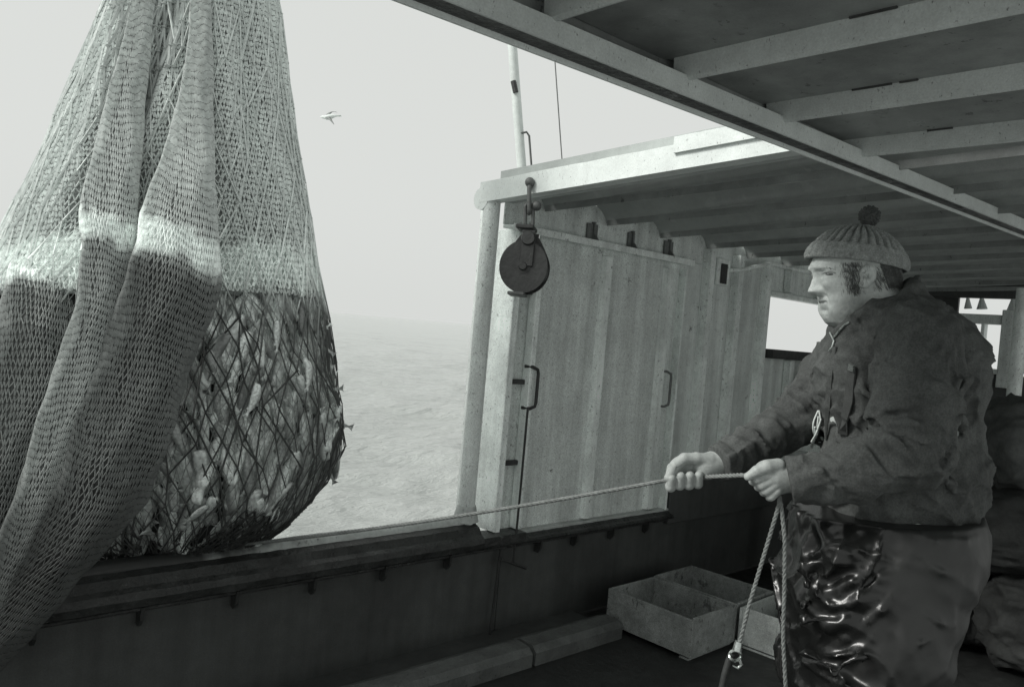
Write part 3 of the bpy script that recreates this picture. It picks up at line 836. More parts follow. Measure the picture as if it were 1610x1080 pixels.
def place_fish(P, N, D, scale=1.0, name='fish', label=None, group=None):
    D = D / np.linalg.norm(D); N = N - D * (N @ D); N = N / np.linalg.norm(N); B = np.cross(N, D)
    o = bpy.data.objects.new(name, FISH[rnd.randrange(len(FISH))]); COL.objects.link(o)
    o.matrix_world = Matrix(((D[0] * scale, N[0] * scale, B[0] * scale, P[0]), (D[1] * scale, N[1] * scale, B[1] * scale, P[1]), (D[2] * scale, N[2] * scale, B[2] * scale, P[2]), (0, 0, 0, 1)))
    tag(o, label, 'fish', group)
    return o

def bag_frame(th, y, k):
    p = bag(A3(th), A3(y), k); e = 1e-3
    tu = bag(A3(th + e), A3(y), k) - p; tv = bag(A3(th), A3(y + 0.5), k) - p
    tu /= np.linalg.norm(tu); tv /= np.linalg.norm(tv)
    n = np.cross(tu, tv); n /= np.linalg.norm(n)
    if n @ (p - at(235, y, BAG_D)) < 0: n = -n
    return p, tu, tv, n

cnt = 0
rest = []                       # fish beyond the first 300 go into one mass
yrow, row = 470.0, 0
while yrow < 882:
    xl, xr = np.interp(yrow, _y, _l), np.interp(yrow, _y, _r)
    hw = (xr - xl) / 2 * BAG_D / FPX
    k = max(5, int(hw * 1.9 / 0.040))
    for i in range(k):
        th = -0.42 + (i + 0.5 * (row % 2) + rnd.uniform(-0.35, 0.35)) / k * 2.35
        if th > 1.62: continue
        y = yrow + rnd.uniform(-10, 10)
        p, tu, tv, n = bag_frame(th, y, 0.975)
        a = rnd.choice((-1, 1)) * rnd.uniform(0.05, 0.55) + (math.pi if rnd.random() < 0.5 else 0)
        D = tv * math.cos(a) + tu * math.sin(a) + n * rnd.uniform(-0.10, 0.10)
        tiltn = n + tu * rnd.uniform(-0.6, 0.6)
        pos, sc = p - n * (rnd.uniform(0.0, 0.026) + 0.015 * smooth1(y, 700, 860)), rnd.uniform(0.60, 0.90)
        if cnt < 296 and rnd.random() < 0.72:
            place_fish(pos, tiltn, D, sc, label='silver fish packed against others inside the bulging net bag', group='fish packed in the net bag')
            cnt += 1
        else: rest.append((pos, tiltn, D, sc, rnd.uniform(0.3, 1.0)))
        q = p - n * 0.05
        if i % 2: rest.append((q, n + tu * rnd.uniform(-0.8, 0.8), tv * math.cos(a + 0.8) + tu * math.sin(a + 0.8), 0.9, 0.05))  # inner fish coloured near black, painting the shade in the gaps
    yrow += 22; row += 1
Vb, Fb, Cb, Tb = [], [], 0, []
src = FISH[1]
co = np.empty(len(src.vertices) * 3, np.float32); src.vertices.foreach_get('co', co); co = co.reshape(-1, 3)
polys = [tuple(pp.vertices) for pp in src.polygons]
for (P_, N_, D_, s_, t_) in rest:
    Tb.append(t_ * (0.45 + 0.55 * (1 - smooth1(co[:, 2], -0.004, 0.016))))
    D_ = D_ / np.linalg.norm(D_); N_ = N_ - D_ * (N_ @ D_); N_ = N_ / np.linalg.norm(N_); B_ = np.cross(N_, D_)
    Vb.append(P_ + s_ * (co[:, 0:1] * D_ + co[:, 1:2] * N_ + co[:, 2:3] * B_)); Fb += [tuple(v + Cb for v in f) for f in polys]; Cb += len(co)
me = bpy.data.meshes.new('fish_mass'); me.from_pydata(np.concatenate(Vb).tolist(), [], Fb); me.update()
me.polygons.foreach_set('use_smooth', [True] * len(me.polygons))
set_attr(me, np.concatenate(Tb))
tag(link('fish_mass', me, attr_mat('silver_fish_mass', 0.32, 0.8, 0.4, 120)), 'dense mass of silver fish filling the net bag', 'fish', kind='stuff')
# a few heads and tails pushed through the meshes
poke = [(0.02, 520, 'fish tail poking out of the net just below the white band'), (-0.02, 566, 'fish poking through the right side of the net'), (0.0, 665, 'fish sticking out at the widest point of the net'), (-0.05, 742, 'fish tail sticking out low on the right side of the net'), (0.03, 610, 'small fish caught at the outer edge of the net'), (0.0, 545, 'fish wedged in the meshes at the upper right')]
for th, y, lab in poke:
    p, tu, tv, n = bag_frame(th, y, 1.0)
    a = rnd.uniform(-0.4, 0.4)
    place_fish(p - n * 0.015, tu + n * 0.2, n + tv * rnd.choice((-1, 1)) * rnd.uniform(0.3, 1.1) + tu * rnd.uniform(-0.4, 0.4), rnd.uniform(0.35, 0.55), label=lab)
for th, y, lab in ((0.42, 590, 'pale fish lying across the outside meshes on the right of the bag'), (0.75, 620, 'pale fish hooked in the outer rope meshes at mid bag'), (1.02, 770, 'pale fish across the lower outer meshes of the bag'), (0.6, 532, 'pale fish just under the white band of the net')):
    p, tu, tv, n = bag_frame(th, y, 1.01)
    place_fish(p + n * 0.008, n, tu * rnd.uniform(0.2, 0.6) + tv, 0.48, label=lab)
# ------------------------------------------------------------------ the fisherman: bodies and clothes grown from distance fields
D0 = 2.06                       # metres from the lens to the middle of the man
PXM = D0 / FPX                  # metres per photograph pixel there

def J(px, py, dz=0.0):
    d = D0 + dz
    return A3([(px - CXP) / FPX * d, (CYP - py) / FPX * d, d])

from mathutils.bvhtree import BVHTree
def hit(bvh, px, py):
    d = Vector(at(px, py, 1.0) - EYEP).normalized()
    loc, nrm, idx_, dist = bvh.ray_cast(Vector(EYEP), d)
    if loc is None: return None, None
    if nrm.dot(d) > 0: nrm = -nrm
    return loc, nrm

class Field:
    """signed distance on a grid in lens-aligned metres"""
    def __init__(self, lo, hi, h):
        self.h = h
        self.lo = A3(lo, dtype=float)
        n = np.ceil((A3(hi) - self.lo) / h).astype(int) + 1
        self.n = n
        self.ax = [(self.lo[k] + h * np.arange(n[k])).astype(np.float32) for k in range(3)]
        self.d = np.full(n, 0.5, np.float32)
    def sub(self, lo, hi, pad):
        s = []
        for k in range(3):
            a = int(np.clip(np.floor((lo[k] - pad - self.lo[k]) / self.h), 0, self.n[k] - 1))
            b = int(np.clip(np.ceil((hi[k] + pad - self.lo[k]) / self.h) + 1, a + 1, self.n[k]))
            s.append(slice(a, b))
        return tuple(s), np.meshgrid(self.ax[0][s[0]], self.ax[1][s[1]], self.ax[2][s[2]], indexing='ij', sparse=True)
    def put(self, s, e, k, op='add'):
        d = self.d[s]
        if op == 'add':
            if k <= 0: self.d[s] = np.minimum(d, e); return
            hh = np.clip(0.5 + 0.5 * (d - e) / k, 0, 1)
            self.d[s] = d * (1 - hh) + e * hh - k * hh * (1 - hh)
        else:                                      # carve
            e = -e
            if k <= 0: self.d[s] = np.maximum(d, e); return
            hh = np.clip(0.5 - 0.5 * (d - e) / k, 0, 1)
            self.d[s] = d * (1 - hh) + e * hh + k * hh * (1 - hh)
    def ell(self, c, r, k=0.01, op='add', rot=0.0):
        c = A3(c); r = A3(r, dtype=float); m = r.max()
        s, (X, Y, Z) = self.sub(c - m, c + m, k + 4 * self.h)
        x, y, z = X - c[0], Y - c[1], Z - c[2]
        if rot:
            cs, sn = math.cos(rot), math.sin(rot); x, y = x * cs + y * sn, -x * sn + y * cs
        k0 = np.sqrt((x / r[0]) ** 2 + (y / r[1]) ** 2 + (z / r[2]) ** 2)
        k1 = np.sqrt((x / r[0] ** 2) ** 2 + (y / r[1] ** 2) ** 2 + (z / r[2] ** 2) ** 2) + 1e-9
        self.put(s, (k0 * (k0 - 1) / k1).astype(np.float32), k, op)
        return self
    def cone(self, a, b, ra, rb, k=0.01, op='add', zs=1.0):
        a, b = A3(a, dtype=float), A3(b, dtype=float); m = max(ra, rb)
        s, (X, Y, Z) = self.sub(np.minimum(a, b) - m * max(1, zs), np.maximum(a, b) + m * max(1, zs), k + 4 * self.h)
        ab = b - a; L2 = ab @ ab + 1e-12
        t = np.clip(((X - a[0]) * ab[0] + (Y - a[1]) * ab[1] + (Z - a[2]) * ab[2]) / L2, 0, 1)
        q = np.sqrt((X - a[0] - t * ab[0]) ** 2 + (Y - a[1] - t * ab[1]) ** 2 + ((Z - a[2] - t * ab[2]) / zs) ** 2)
        self.put(s, (q - (ra + (rb - ra) * t)).astype(np.float32), k, op)
        return self
    def chain(self, pts, radii, k=0.01, op='add', zs=1.0):
        for i in range(len(pts) - 1): self.cone(pts[i], pts[i + 1], radii[i], radii[i + 1], k, op, zs)
        return self
    def clip(self, p, n, k=0.0, near=None, rad=0.0):
        """remove everything on the +n side of the plane through p (within rad of `near`)"""
        p, n = A3(p), A3(n, dtype=float); n = n / np.linalg.norm(n)
        X, Y, Z = np.meshgrid(*self.ax, indexing='ij', sparse=True)
        e = ((X - p[0]) * n[0] + (Y - p[1]) * n[1] + (Z - p[2]) * n[2]).astype(np.float32)
        if near is not None:
            q = np.sqrt((X - near[0]) ** 2 + (Y - near[1]) ** 2 + (Z - near[2]) ** 2)
            e = np.where(q < rad, e, -1.0)
        self.d = np.maximum(self.d, e)
        return self
    def warp(self, fn):
        X, Y, Z = np.meshgrid(*self.ax, indexing='ij', sparse=True)
        self.d = self.d + fn(X, Y, Z).astype(np.float32)
        return self
    def mesh(self):
        """surface nets"""
        d = self.d; n = self.n
        neg = d < 0
        corners = [(i, j, k) for i in (0, 1) for j in (0, 1) for k in (0, 1)]
        sl = lambda o: tuple(slice(o[a], n[a] - 1 + o[a]) for a in range(3))
        cnt = sum(neg[sl(c)].astype(np.int8) for c in corners)
        act = (cnt > 0) & (cnt < 8)
        idx = np.full(act.shape, -1, np.int64); cells = np.argwhere(act); idx[act] = np.arange(len(cells))
        acc = np.zeros((len(cells), 3)); w = np.zeros(len(cells))
        for c in corners:
            for a in range(3):
                if c[a] == 1: continue
                c2 = list(c); c2[a] = 1
                v0 = d[cells[:, 0] + c[0], cells[:, 1] + c[1], cells[:, 2] + c[2]]
                v1 = d[cells[:, 0] + c2[0], cells[:, 1] + c2[1], cells[:, 2] + c2[2]]
                m = (v0 < 0) != (v1 < 0)
                t = np.where(m, v0 / (v0 - v1 + 1e-12), 0)
                p = np.tile(A3(c, dtype=float), (len(cells), 1)); p[:, a] += t
                acc[m] += p[m]; w[m] += 1
        P = self.lo + (cells + acc / np.maximum(w, 1)[:, None]) * self.h
        Q = []
        for a in range(3):
            b, c = (a + 1) % 3, (a + 2) % 3
            s0 = [slice(0, n[k]) for k in range(3)]; s1 = list(s0)
            s0[a] = slice(0, n[a] - 1); s1[a] = slice(1, n[a])
            e = np.argwhere(neg[tuple(s0)] != neg[tuple(s1)])
            ok = (e[:, b] > 0) & (e[:, c] > 0) & (e[:, b] < n[b] - 1) & (e[:, c] < n[c] - 1)
            e = e[ok]
            def cell(db, dc):
                q = e.copy(); q[:, b] += db; q[:, c] += dc
                return idx[q[:, 0], q[:, 1], q[:, 2]]
            quad = np.stack([cell(-1, -1), cell(0, -1), cell(0, 0), cell(-1, 0)], -1)
            flip = ~neg[e[:, 0], e[:, 1], e[:, 2]]
            quad[flip] = quad[flip][:, ::-1]
            Q.append(quad)
        Q = np.concatenate(Q)
        Q = Q[(Q >= 0).all(1)]
        return P, Q

def relax(P, Q, it=1, lam=0.5):
    n = len(P)
    a = np.concatenate([Q[:, i] for i in range(4)]); b = np.concatenate([Q[:, (i + 1) % 4] for i in range(4)])
    deg = np.bincount(a, minlength=n) + np.bincount(b, minlength=n)
    for _ in range(it):
        S = np.zeros_like(P)
        for k in range(3):
            S[:, k] = np.bincount(a, weights=P[b, k], minlength=n) + np.bincount(b, weights=P[a, k], minlength=n)
        P = P + lam * (S / np.maximum(deg, 1)[:, None] - P)
    return P

def cloth_noise(X, Y, Z, f, seed):
    """smooth crease-like ripples"""
    r = np.random.RandomState(seed); out = 0
    for i in range(7):
        v = r.normal(size=3); v /= np.linalg.norm(v); w = r.normal(size=3); w /= np.linalg.norm(w)
        ff = f * r.uniform(0.7, 1.7)
        q = np.sin(ff * (X * v[0] + Y * v[1] + Z * v[2]) + 1.6 * np.sin(0.55 * ff * (X * w[0] + Y * w[1] + Z * w[2]) + r.uniform(0, 6)) + r.uniform(0, 6))
        out = out + (1 - np.abs(q)) * r.uniform(0.5, 1)
    return out / 5 - 0.25

def creases(X, Y, Z, f, seed, sharp=3.0):
    r = np.random.RandomState(seed); out = 0
    for i in range(6):
        v = r.normal(size=3); v /= np.linalg.norm(v); w = r.normal(size=3); w /= np.linalg.norm(w)
        ff = f * r.uniform(0.7, 1.6)
        q = np.sin(ff * (X * v[0] + Y * v[1] + Z * v[2]) + 1.9 * np.sin(0.6 * ff * (X * w[0] + Y * w[1] + Z * w[2]) + r.uniform(0, 6)) + r.uniform(0, 6))
        m_ = 0.5 + 0.5 * np.sin(0.8 * ff * (X * w[1] + Y * w[2] + Z * w[0]) + r.uniform(0, 6))
        out = out + (1 - np.abs(q)) ** sharp * m_
    return out

def field_bvh(fd):
    P, Q = fd.mesh(); W = loc2world(P)
    return BVHTree.FromPolygons([tuple(p) for p in W.tolist()], [tuple(q) for q in Q.tolist()])
def to_local(W):
    q = A3(W) - EYEP
    return A3([q @ RT, q @ UP, q @ FW])
def surf_fold(fd, bvh, pix, r, k=0.010, op='add', depth=0.25):
    """raise (or cut) a fold of radius r along the garment under these photograph pixels"""
    pts = []
    for px, py in pix:
        l_, n_ = hit(bvh, px, py)
        if l_ is not None: pts.append(to_local(l_ - n_ * r * depth if op == 'add' else l_ + n_ * r * depth))
    rr = [r * (0.45 if i in (0, len(pts) - 1) else 1.0) for i in range(len(pts))]
    if len(pts) > 1: fd.chain(pts, rr, k, op)

# ---- head (pixel units around the head, then metres)
def hp(px, py, zpx=0.0):
    return A3([(px - CXP) * PXM, (CYP - py) * PXM, D0 + zpx * PXM])
HL, HH = hp(1262, 530, -62), hp(1440, 340, 62)
hd_f = Field(np.minimum(HL, HH), np.maximum(HL, HH), 0.00165)
u = PXM
hd_f.ell(hp(1346, 420), (66 * u, 50 * u, 44 * u), 0.0)
hd_f.ell(hp(1318, 452), (62 * u, 58 * u, 42 * u), 12 * u)
hd_f.ell(hp(1330, 490), (44 * u, 28 * u, 36 * u), 14 * u)
hd_f.cone(hp(1372, 450), hp(1388, 560), 42 * u, 46 * u, 14 * u)
hd_f.ell(hp(1345, 512), (42 * u, 20 * u, 36 * u), 10 * u)
_by = [395, 405, 415, 421, 427, 433, 440, 450, 458, 463, 467, 470, 473.5, 475.5, 479, 483, 488, 494, 501, 507, 512, 520, 530]
_bx = [1283, 1279, 1276.5, 1275.5, 1277.5, 1280.3, 1283.5, 1287.5, 1289.5, 1290.5, 1290.8, 1289.5, 1289.6, 1294.5, 1292.5, 1294.5, 1298.5, 1296.5, 1298, 1302, 1309, 1325, 1345]
_ny = [424, 430, 436, 443, 450, 455, 458.5, 461.5, 464, 467]
_nx = [0.0, 0.8, 3.2, 8.5, 14.0, 17.8, 19.0, 16.0, 7.0, 0.0]
def face_cut():
    X, Y, Z = np.meshgrid(*hd_f.ax, indexing='ij', sparse=True)
    py = CYP - Y / u; px = X / u + CXP; z = np.abs((Z - D0) / u)
    sm_ = np.interp(py, [395, 421, 430, 440, 463, 480, 494, 507, 512, 520, 530], [1283, 1276.5, 1279.3, 1283.5, 1290.3, 1293.5, 1297, 1302, 1309, 1325, 1345])
    b = sm_ + (np.interp(py, _by, _bx) - sm_) * np.exp(-(z / 15.0) ** 2)
    nose = np.interp(py, _ny, _nx, left=0, right=0)
    nw = np.interp(py, [424, 436, 448, 458, 464], [5.5, 5.5, 7.5, 10.5, 10.5])
    g = lambda q, c, s: np.exp(-((q - c) / s) ** 2)
    xf = b + 0.0058 * z ** 2 + 24 * (z / 44) ** 6
    xf = xf - nose * np.exp(-(z / nw) ** 2.4)
    xf = xf - 8.0 * g(py, 458.5, 4.5) * g(z, 10.5, 4.5)                       # nostril wings
    xf = xf + 5.5 * g(py, 432, 6.0) * g(z, 20, 9.5)                        # eye sockets
    xf = xf - 3.0 * g(py, 433.0, 3.2) * g(z, 19, 8.5) - 1.6 * g(py, 440, 3.0) * g(z, 21, 8)                      # lids over the eyeball
    xf = xf + 1.6 * g(py, 428.2, 1.3) * g(z, 19, 8)                        # lid crease
    xf = xf - 2.5 * g(py, 422, 4.5) * g(z, 17, 12)                         # brow
    xf = xf - 6.0 * g(py, 449, 9) * g(z, 27, 10) - 4.0 * g(py, 487, 12) * g(z, 24, 10)                          # cheek
    xf = xf + 2.2 * np.exp(-((z - 13 - (py - 460) * 0.55) / 2.6) ** 2) * g(py, 469, 10)   # fold from nose to mouth
    e = (xf - px) * u * 0.72
    d = hd_f.d
    k = 5 * u
    hh = np.clip(0.5 - 0.5 * (d - e) / k, 0, 1)
    hd_f.d = (d * (1 - hh) + e * hh + k * hh * (1 - hh)).astype(np.float32)
face_cut()
for sgn in (-1, 1):
    # mouth line, nostril, ear
    hd_f.chain([hp(1286, 475.2, 0), hp(1291, 475.4, 9 * sgn), hp(1296, 475.0, 14 * sgn), hp(1309, 472.5, 23 * sgn)], [1.4 * u, 1.4 * u, 1.4 * u, 1.6 * u], 1.2 * u, 'carve')
    hd_f.ell(hp(1283, 463.5, 5.5 * sgn), (4.2 * u, 2.2 * u, 2.6 * u), 1.0 * u, 'carve')
    hd_f.ell(hp(1344, 436, 47 * sgn), (12 * u, 16 * u, 7 * u), 2 * u, rot=-0.12)
    hd_f.ell(hp(1339, 450, 46 * sgn), (7 * u, 7.5 * u, 5.5 * u), 4 * u)
    hd_f.ell(hp(1342, 435, 55 * sgn), (6.5 * u, 9.5 * u, 6.5 * u), 1.5 * u, 'carve', rot=-0.15)
    hd_f.ell(hp(1335, 438, 51 * sgn), (3.5 * u, 5 * u, 4.5 * u), 2 * u)
def skin_bumps(X, Y, Z):
    r = np.random.RandomState(3)
    return 0.0003 * (np.sin(420 * X + 3 * np.sin(330 * Y)) * np.sin(390 * Y + 2 * np.sin(300 * Z)) * np.sin(400 * Z))
hd_f.warp(skin_bumps)
HP, HQ = hd_f.mesh(); HP = relax(HP, HQ, 2, 0.5)

# ---- hands
def hnd(d):
    m = d / FPX
    return (lambda px, py, mm=0.0: A3([(px - CXP) * m, (CYP - py) * m, d + mm / 1000.0])), m
hn, mn = hnd(1.88)
lo, hi = hn(1160, 800, -50), hn(1275, 705, 60)
f1 = Field(np.minimum(lo, hi), np.maximum(lo, hi), 0.0015)
f1.ell(hn(1216, 747), (28 * mn, 25 * mn, 0.017), 0)
f1.ell(hn(1205, 740, -2), (20 * mn, 17 * mn, 0.017), 0.008)
f1.ell(hn(1222, 760, 4), (22 * mn, 18 * mn, 0.019), 0.008)
f1.cone(hn(1222, 748), hn(1268, 755, 2), 22 * mn, 24 * mn, 0.012, zs=0.85)
f1.chain([hn(1222, 731, -8), hn(1203, 732, -15), hn(1187, 739, -15), hn(1174, 748, -11)], [11.5 * mn, 10.5 * mn, 8.6 * mn, 6.6 * mn], 0.004)
for i in range(4):
    sc = (1.0, 1.02, 0.98, 0.84)[i]
    f1.chain([hn(1207 + 4.5 * i, 745 + 8 * i, -10), hn(1189.5 + 7.5 * i, 752 + 9.2 * i, -6 + i), hn(1188 + 8.5 * i, 757 + 8.6 * i, 14), hn(1201 + 8 * i, 759 + 7 * i, 26)], [9.2 * mn * sc, 8.6 * mn * sc, 8.2 * mn * sc, 7.0 * mn * sc], 0.0022)
for i in range(3):      # creases between the fingers and over the knuckles
    f1.cone(hn(1190 + 7.8 * i, 757.5 + 9.0 * i, -22), hn(1206 + 5 * i, 751 + 8.2 * i, -26), 1.9 * mn, 1.2 * mn, 0.002, 'carve')
f1.cone(hn(1178, 757, -22), hn(1205, 745, -26), 2.0 * mn, 1.0 * mn, 0.002, 'carve')
N1P, N1Q = f1.mesh(); N1P = relax(N1P, N1Q, 2, 0.5)
hf, mf = hnd(2.06)
lo, hi = hf(1034, 785, -55), hf(1160, 700, 60)
f2 = Field(np.minimum(lo, hi), np.maximum(lo, hi), 0.0015)
f2.ell(hf(1090, 736, 20), (36 * mf, 22 * mf, 0.016), 0)
f2.ell(hf(1112, 732, 0), (21 * mf, 19 * mf, 0.020), 0.008)
f2.cone(hf(1112, 734, 8), hf(1150, 722, 16), 20 * mf, 23 * mf, 0.012, zs=0.9)
f2.chain([hf(1116, 723, -4), hf(1094, 720, -8), hf(1075, 720, -10), hf(1060, 731, -13), hf(1049, 750, -13)], [10.5 * mf, 9.6 * mf, 9.0 * mf, 8.4 * mf, 6.6 * mf], 0.004)
for i, x in enumerate((1054, 1068, 1082.5, 1096.5)):
    sc = (0.95, 1.0, 1.0, 0.9)[i]; dy = (4, 0.5, 0, -1)[i]
    f2.chain([hf(x + 6, 734 + dy, 26), hf(x + 1, 757 + dy, 20), hf(x - 0.5, 760.5 + dy, -8), hf(x, 746 + dy, -18)], [9 * mf * sc, 8.8 * mf * sc, 8.8 * mf * sc, 7.4 * mf * sc], 0.0015)
for i, x in enumerate((1061, 1075.2, 1089.4)):
    f2.chain([hf(x, 733, -26), hf(x, 768, -22)], [1.3 * mf, 1.6 * mf], 0.0015, 'carve')
N2P, N2Q = f2.mesh(); N2P = relax(N2P, N2Q, 2, 0.5)

# ---- the body under the clothes (coarse, out of sight)
lo, hi = A3([0.35, -1.62, 1.55]), A3([1.30, 0.16, 2.50])
fb = Field(lo, hi, 0.02)
fb.chain([J(1385, 520), J(1416, 620), J(1420, 830)], [0.07, 0.17, 0.17], 0.05)
fb.chain([J(1448, 535, -.17), J(1436, 706, -.22), J(1268, 752, -.19)], [0.06, 0.05, 0.035], 0.03)
fb.chain([J(1380, 535, .17), J(1250, 668, .13), J(1150, 722, .02)], [0.06, 0.05, 0.035], 0.03)
fb.chain([J(1425, 860, -.1), J(1362, 1110, -.12), J(1420, 1400, -.12)], [0.1, 0.07, 0.045], 0.03)
fb.chain([J(1400, 860, .1), J(1330, 1110, .12), J(1350, 1400, .12)], [0.1, 0.07, 0.045], 0.03)
BP, BQ = fb.mesh()

PERSON = thing('person', loc2world(J(1400, 1420))[:3] * A3([1, 1, 0]), 'fisherman in pompom hat and dark jacket, hauling a rope with both hands', 'person')
M_skin = attr_mat('weathered_skin', 0.5, 0.4, 0.12, 120)
_n, _l = M_skin.node_tree.nodes, M_skin.node_tree.links
_t = _n.new('ShaderNodeTexNoise'); _t.inputs['Scale'].default_value = 420; _t.inputs['Detail'].default_value = 3
_b = _n.new('ShaderNodeBump'); _b.inputs['Strength'].default_value = 0.35; _b.inputs['Distance'].default_value = 0.002
_l.new(_t.outputs['Fac'], _b.inputs['Height']); _l.new(_b.outputs[0], _n['Principled BSDF'].inputs['Normal'])
Pa = np.concatenate([HP, N1P, N2P, BP]); o1 = len(HP); o2 = o1 + len(N1P); o3 = o2 + len(N2P)
Qa = np.concatenate([HQ, N1Q + o1, N2Q + o2, BQ + o3])
me = raw_mesh('body', loc2world(Pa), Qa)
hx, hy, hz = HP[:, 0] / u + CXP, CYP - HP[:, 1] / u, (HP[:, 2] - D0) / u
tone = np.full(len(Pa), 0.60)
g2 = lambda q, c, s_: np.exp(-((q - c) / s_) ** 2)
beard = smooth1(hy, 462, 478) * smooth1(hx - 0.35 * (490 - hy), 1290, 1310)            # shaved beard shadow
lips = g2(hy, 475.5, 4.0) * (hx < 1304)
tone[:o1] = 0.54 * (1 - 0.36 * beard) * (1 - 0.22 * lips) * (1 - 0.10 * g2(hy, 452, 9) * g2(hx, 1318, 16)) * rs.uniform(0.93, 1.07, o1)
tone[:o1] *= 1 - 0.35 * g2(hy, 431.5, 3.0) * g2(np.abs(hz), 19, 8) * (hx < 1305)  # eye-socket shading painted into the skin tone
tone[o1:o3] = 0.37 * rs.uniform(0.9, 1.08, o3 - o1)
set_attr(me, tone)
link('body', me, M_skin, PERSON)

# ---- eyes, brows, hair
M_eye = mat('eye', 0.13, 0.1, 0.1, 60, bump=0, spec=0.6)
M_hair = mat('dark_hair', 0.12, 0.65, 0.35, 160, bump=0.6, bump_scale=260)
HW = loc2world(HP)
bvh_h = BVHTree.FromPolygons([tuple(p) for p in HW.tolist()], [tuple(q) for q in HQ.tolist()])
def head_pt(px, py, sgn):
    """point on the head's near (-1) or far (+1) side that projects sideways at px, py"""
    o_ = Vector(loc2world(hp(px, py, 90 * sgn))); d_ = Vector(-FW * sgn)
    l_, n_, i_, k_ = bvh_h.ray_cast(o_, d_)
    if l_ is None: return None, None
    if n_.dot(d_) > 0: n_ = -n_
    return l_, n_
for sgn in (-1, 1):
    # narrowed eye between the lids
    l0, n0 = head_pt(1291, 434.0, sgn)
    if l0 is not None:
        mb = MB(); bmesh.ops.create_uvsphere(mb.bm, u_segments=16, v_segments=10, radius=1.0)
        rt_, up_ = Vector(RT), Vector(UP)
        ex = (rt_ - n0 * rt_.dot(n0)).normalized(); ey = n0.cross(ex)
        for v in mb.bm.verts: v.co = l0 - n0 * 1.2 * u + (ex * v.co.x * 6.5 + ey * v.co.y * 2.3 + n0 * v.co.z * 2.2) * u
        mb.build('eye', M_eye, PERSON, smooth=True)
        mb = MB()
        pts = [head_pt(1285 + 14 * t, 431.6 - 2.4 * math.sin(math.pi * t) + 1.5 * t, sgn) for t in np.linspace(0, 1, 9)]
        pts = [l_ + n_ * 0.3 * u for l_, n_ in pts if l_ is not None]
        if len(pts) > 3: mb.tube(pts, [0.5 * u] + [1.3 * u] * (len(pts) - 2) + [0.5 * u], 6); mb.build('eyelid', mat('eyelid_skin', 0.38, 0.5), PERSON, smooth=True)
import copy
hb = copy.copy(hd_f); hb.d = hd_f.d.copy()
Xg, Yg, Zg = np.meshgrid(*hb.ax, indexing='ij', sparse=True)
pyg, pxg, zg = CYP - Yg / u, Xg / u + CXP, np.abs((Zg - D0) / u)
def boxr(x0, x1, y0, y1, sl=0.0): return np.maximum(np.maximum(x0 + sl * (pyg - y0) - pxg, pxg - x1 - sl * (pyg - y0)), np.maximum(y0 - pyg, pyg - y1)) * u
nz = 0.0016 * np.sin(pxg * 1.3 + 2 * np.sin(pyg * 0.4)) * np.sin(pyg * 0.35 + zg * 0.5) + 0.001 * np.sin(pxg * 2.7 + zg)
side = np.maximum(np.maximum(boxr(1312, 1331, 400, 470, 0.05), ((pxg - 1325) ** 2 / 5.5 ** 2 + (pyg - 422) ** 2 / 20 ** 2 - 1) * 8 * u), 22 * u - (zg * u))
back = boxr(1357, 1445, 400, 456, 0.35)
reg = back + 0 * zg
hb.d = np.maximum(hb.d - 0.9 * u + 0.5 * nz, reg).astype(np.float32)
P_, Q_ = hb.mesh()
HAIR = link('hair', raw_mesh('hair', loc2world(relax(P_, Q_, 1)), Q_), M_hair, PERSON)
s0, s1 = [], []
for k in range(1100):
    sgn = -1 if k % 3 else 1
    if rnd.random() < 0.6: py = 416 + 46 * rnd.random() ** 1.2; px = 1321 + 0.06 * (py - 412) + rnd.gauss(0, 1) * (8.5 - 0.07 * (py - 412)); dx = rnd.uniform(-1, 3)
    else: px, py = rnd.uniform(1354, 1400), 422 + 34 * rnd.random(); dx = rnd.uniform(2, 5)
    l_, n_ = head_pt(px, py, sgn)
    if l_ is None: continue
    L_ = rnd.uniform(4, 8)
    s0.append(A3(l_ + n_ * 1.2 * u)); s1.append(A3(l_ + n_ * rnd.uniform(1.4, 2.8) * u) + A3(RT) * dx * u - A3(UP) * L_ * u)
V_, q_ = prisms(A3(s0), A3(s1), np.tile(-FW, (len(s0), 1)), 0.2 * u)
link('hair_strands', raw_mesh('hair_strands', V_, q_, smooth=False), M_hair, HAIR)
for sgn in (-1, 1):
    e0, e1 = [], []
    for q in range(70):
        t = rnd.random()
        l_, n_ = head_pt(1278 + 18 * t, 425.8 - 2.2 * math.sin(math.pi * t) + 1.5 * t + rnd.gauss(0, 0.9), sgn)
        if l_ is None: continue
        e0.append(A3(l_ + n_ * 0.2 * u)); e1.append(A3(l_ + n_ * 0.9 * u) + A3(RT) * rnd.uniform(3, 6) * u + A3(UP) * rnd.uniform(-0.6, 1.6) * u)
    V_, q_ = prisms(A3(e0), A3(e1), np.tile(-FW, (len(e0), 1)), 0.26 * u)
    link('eyebrow', raw_mesh('eyebrow', V_, q_, smooth=False), M_hair, PERSON)

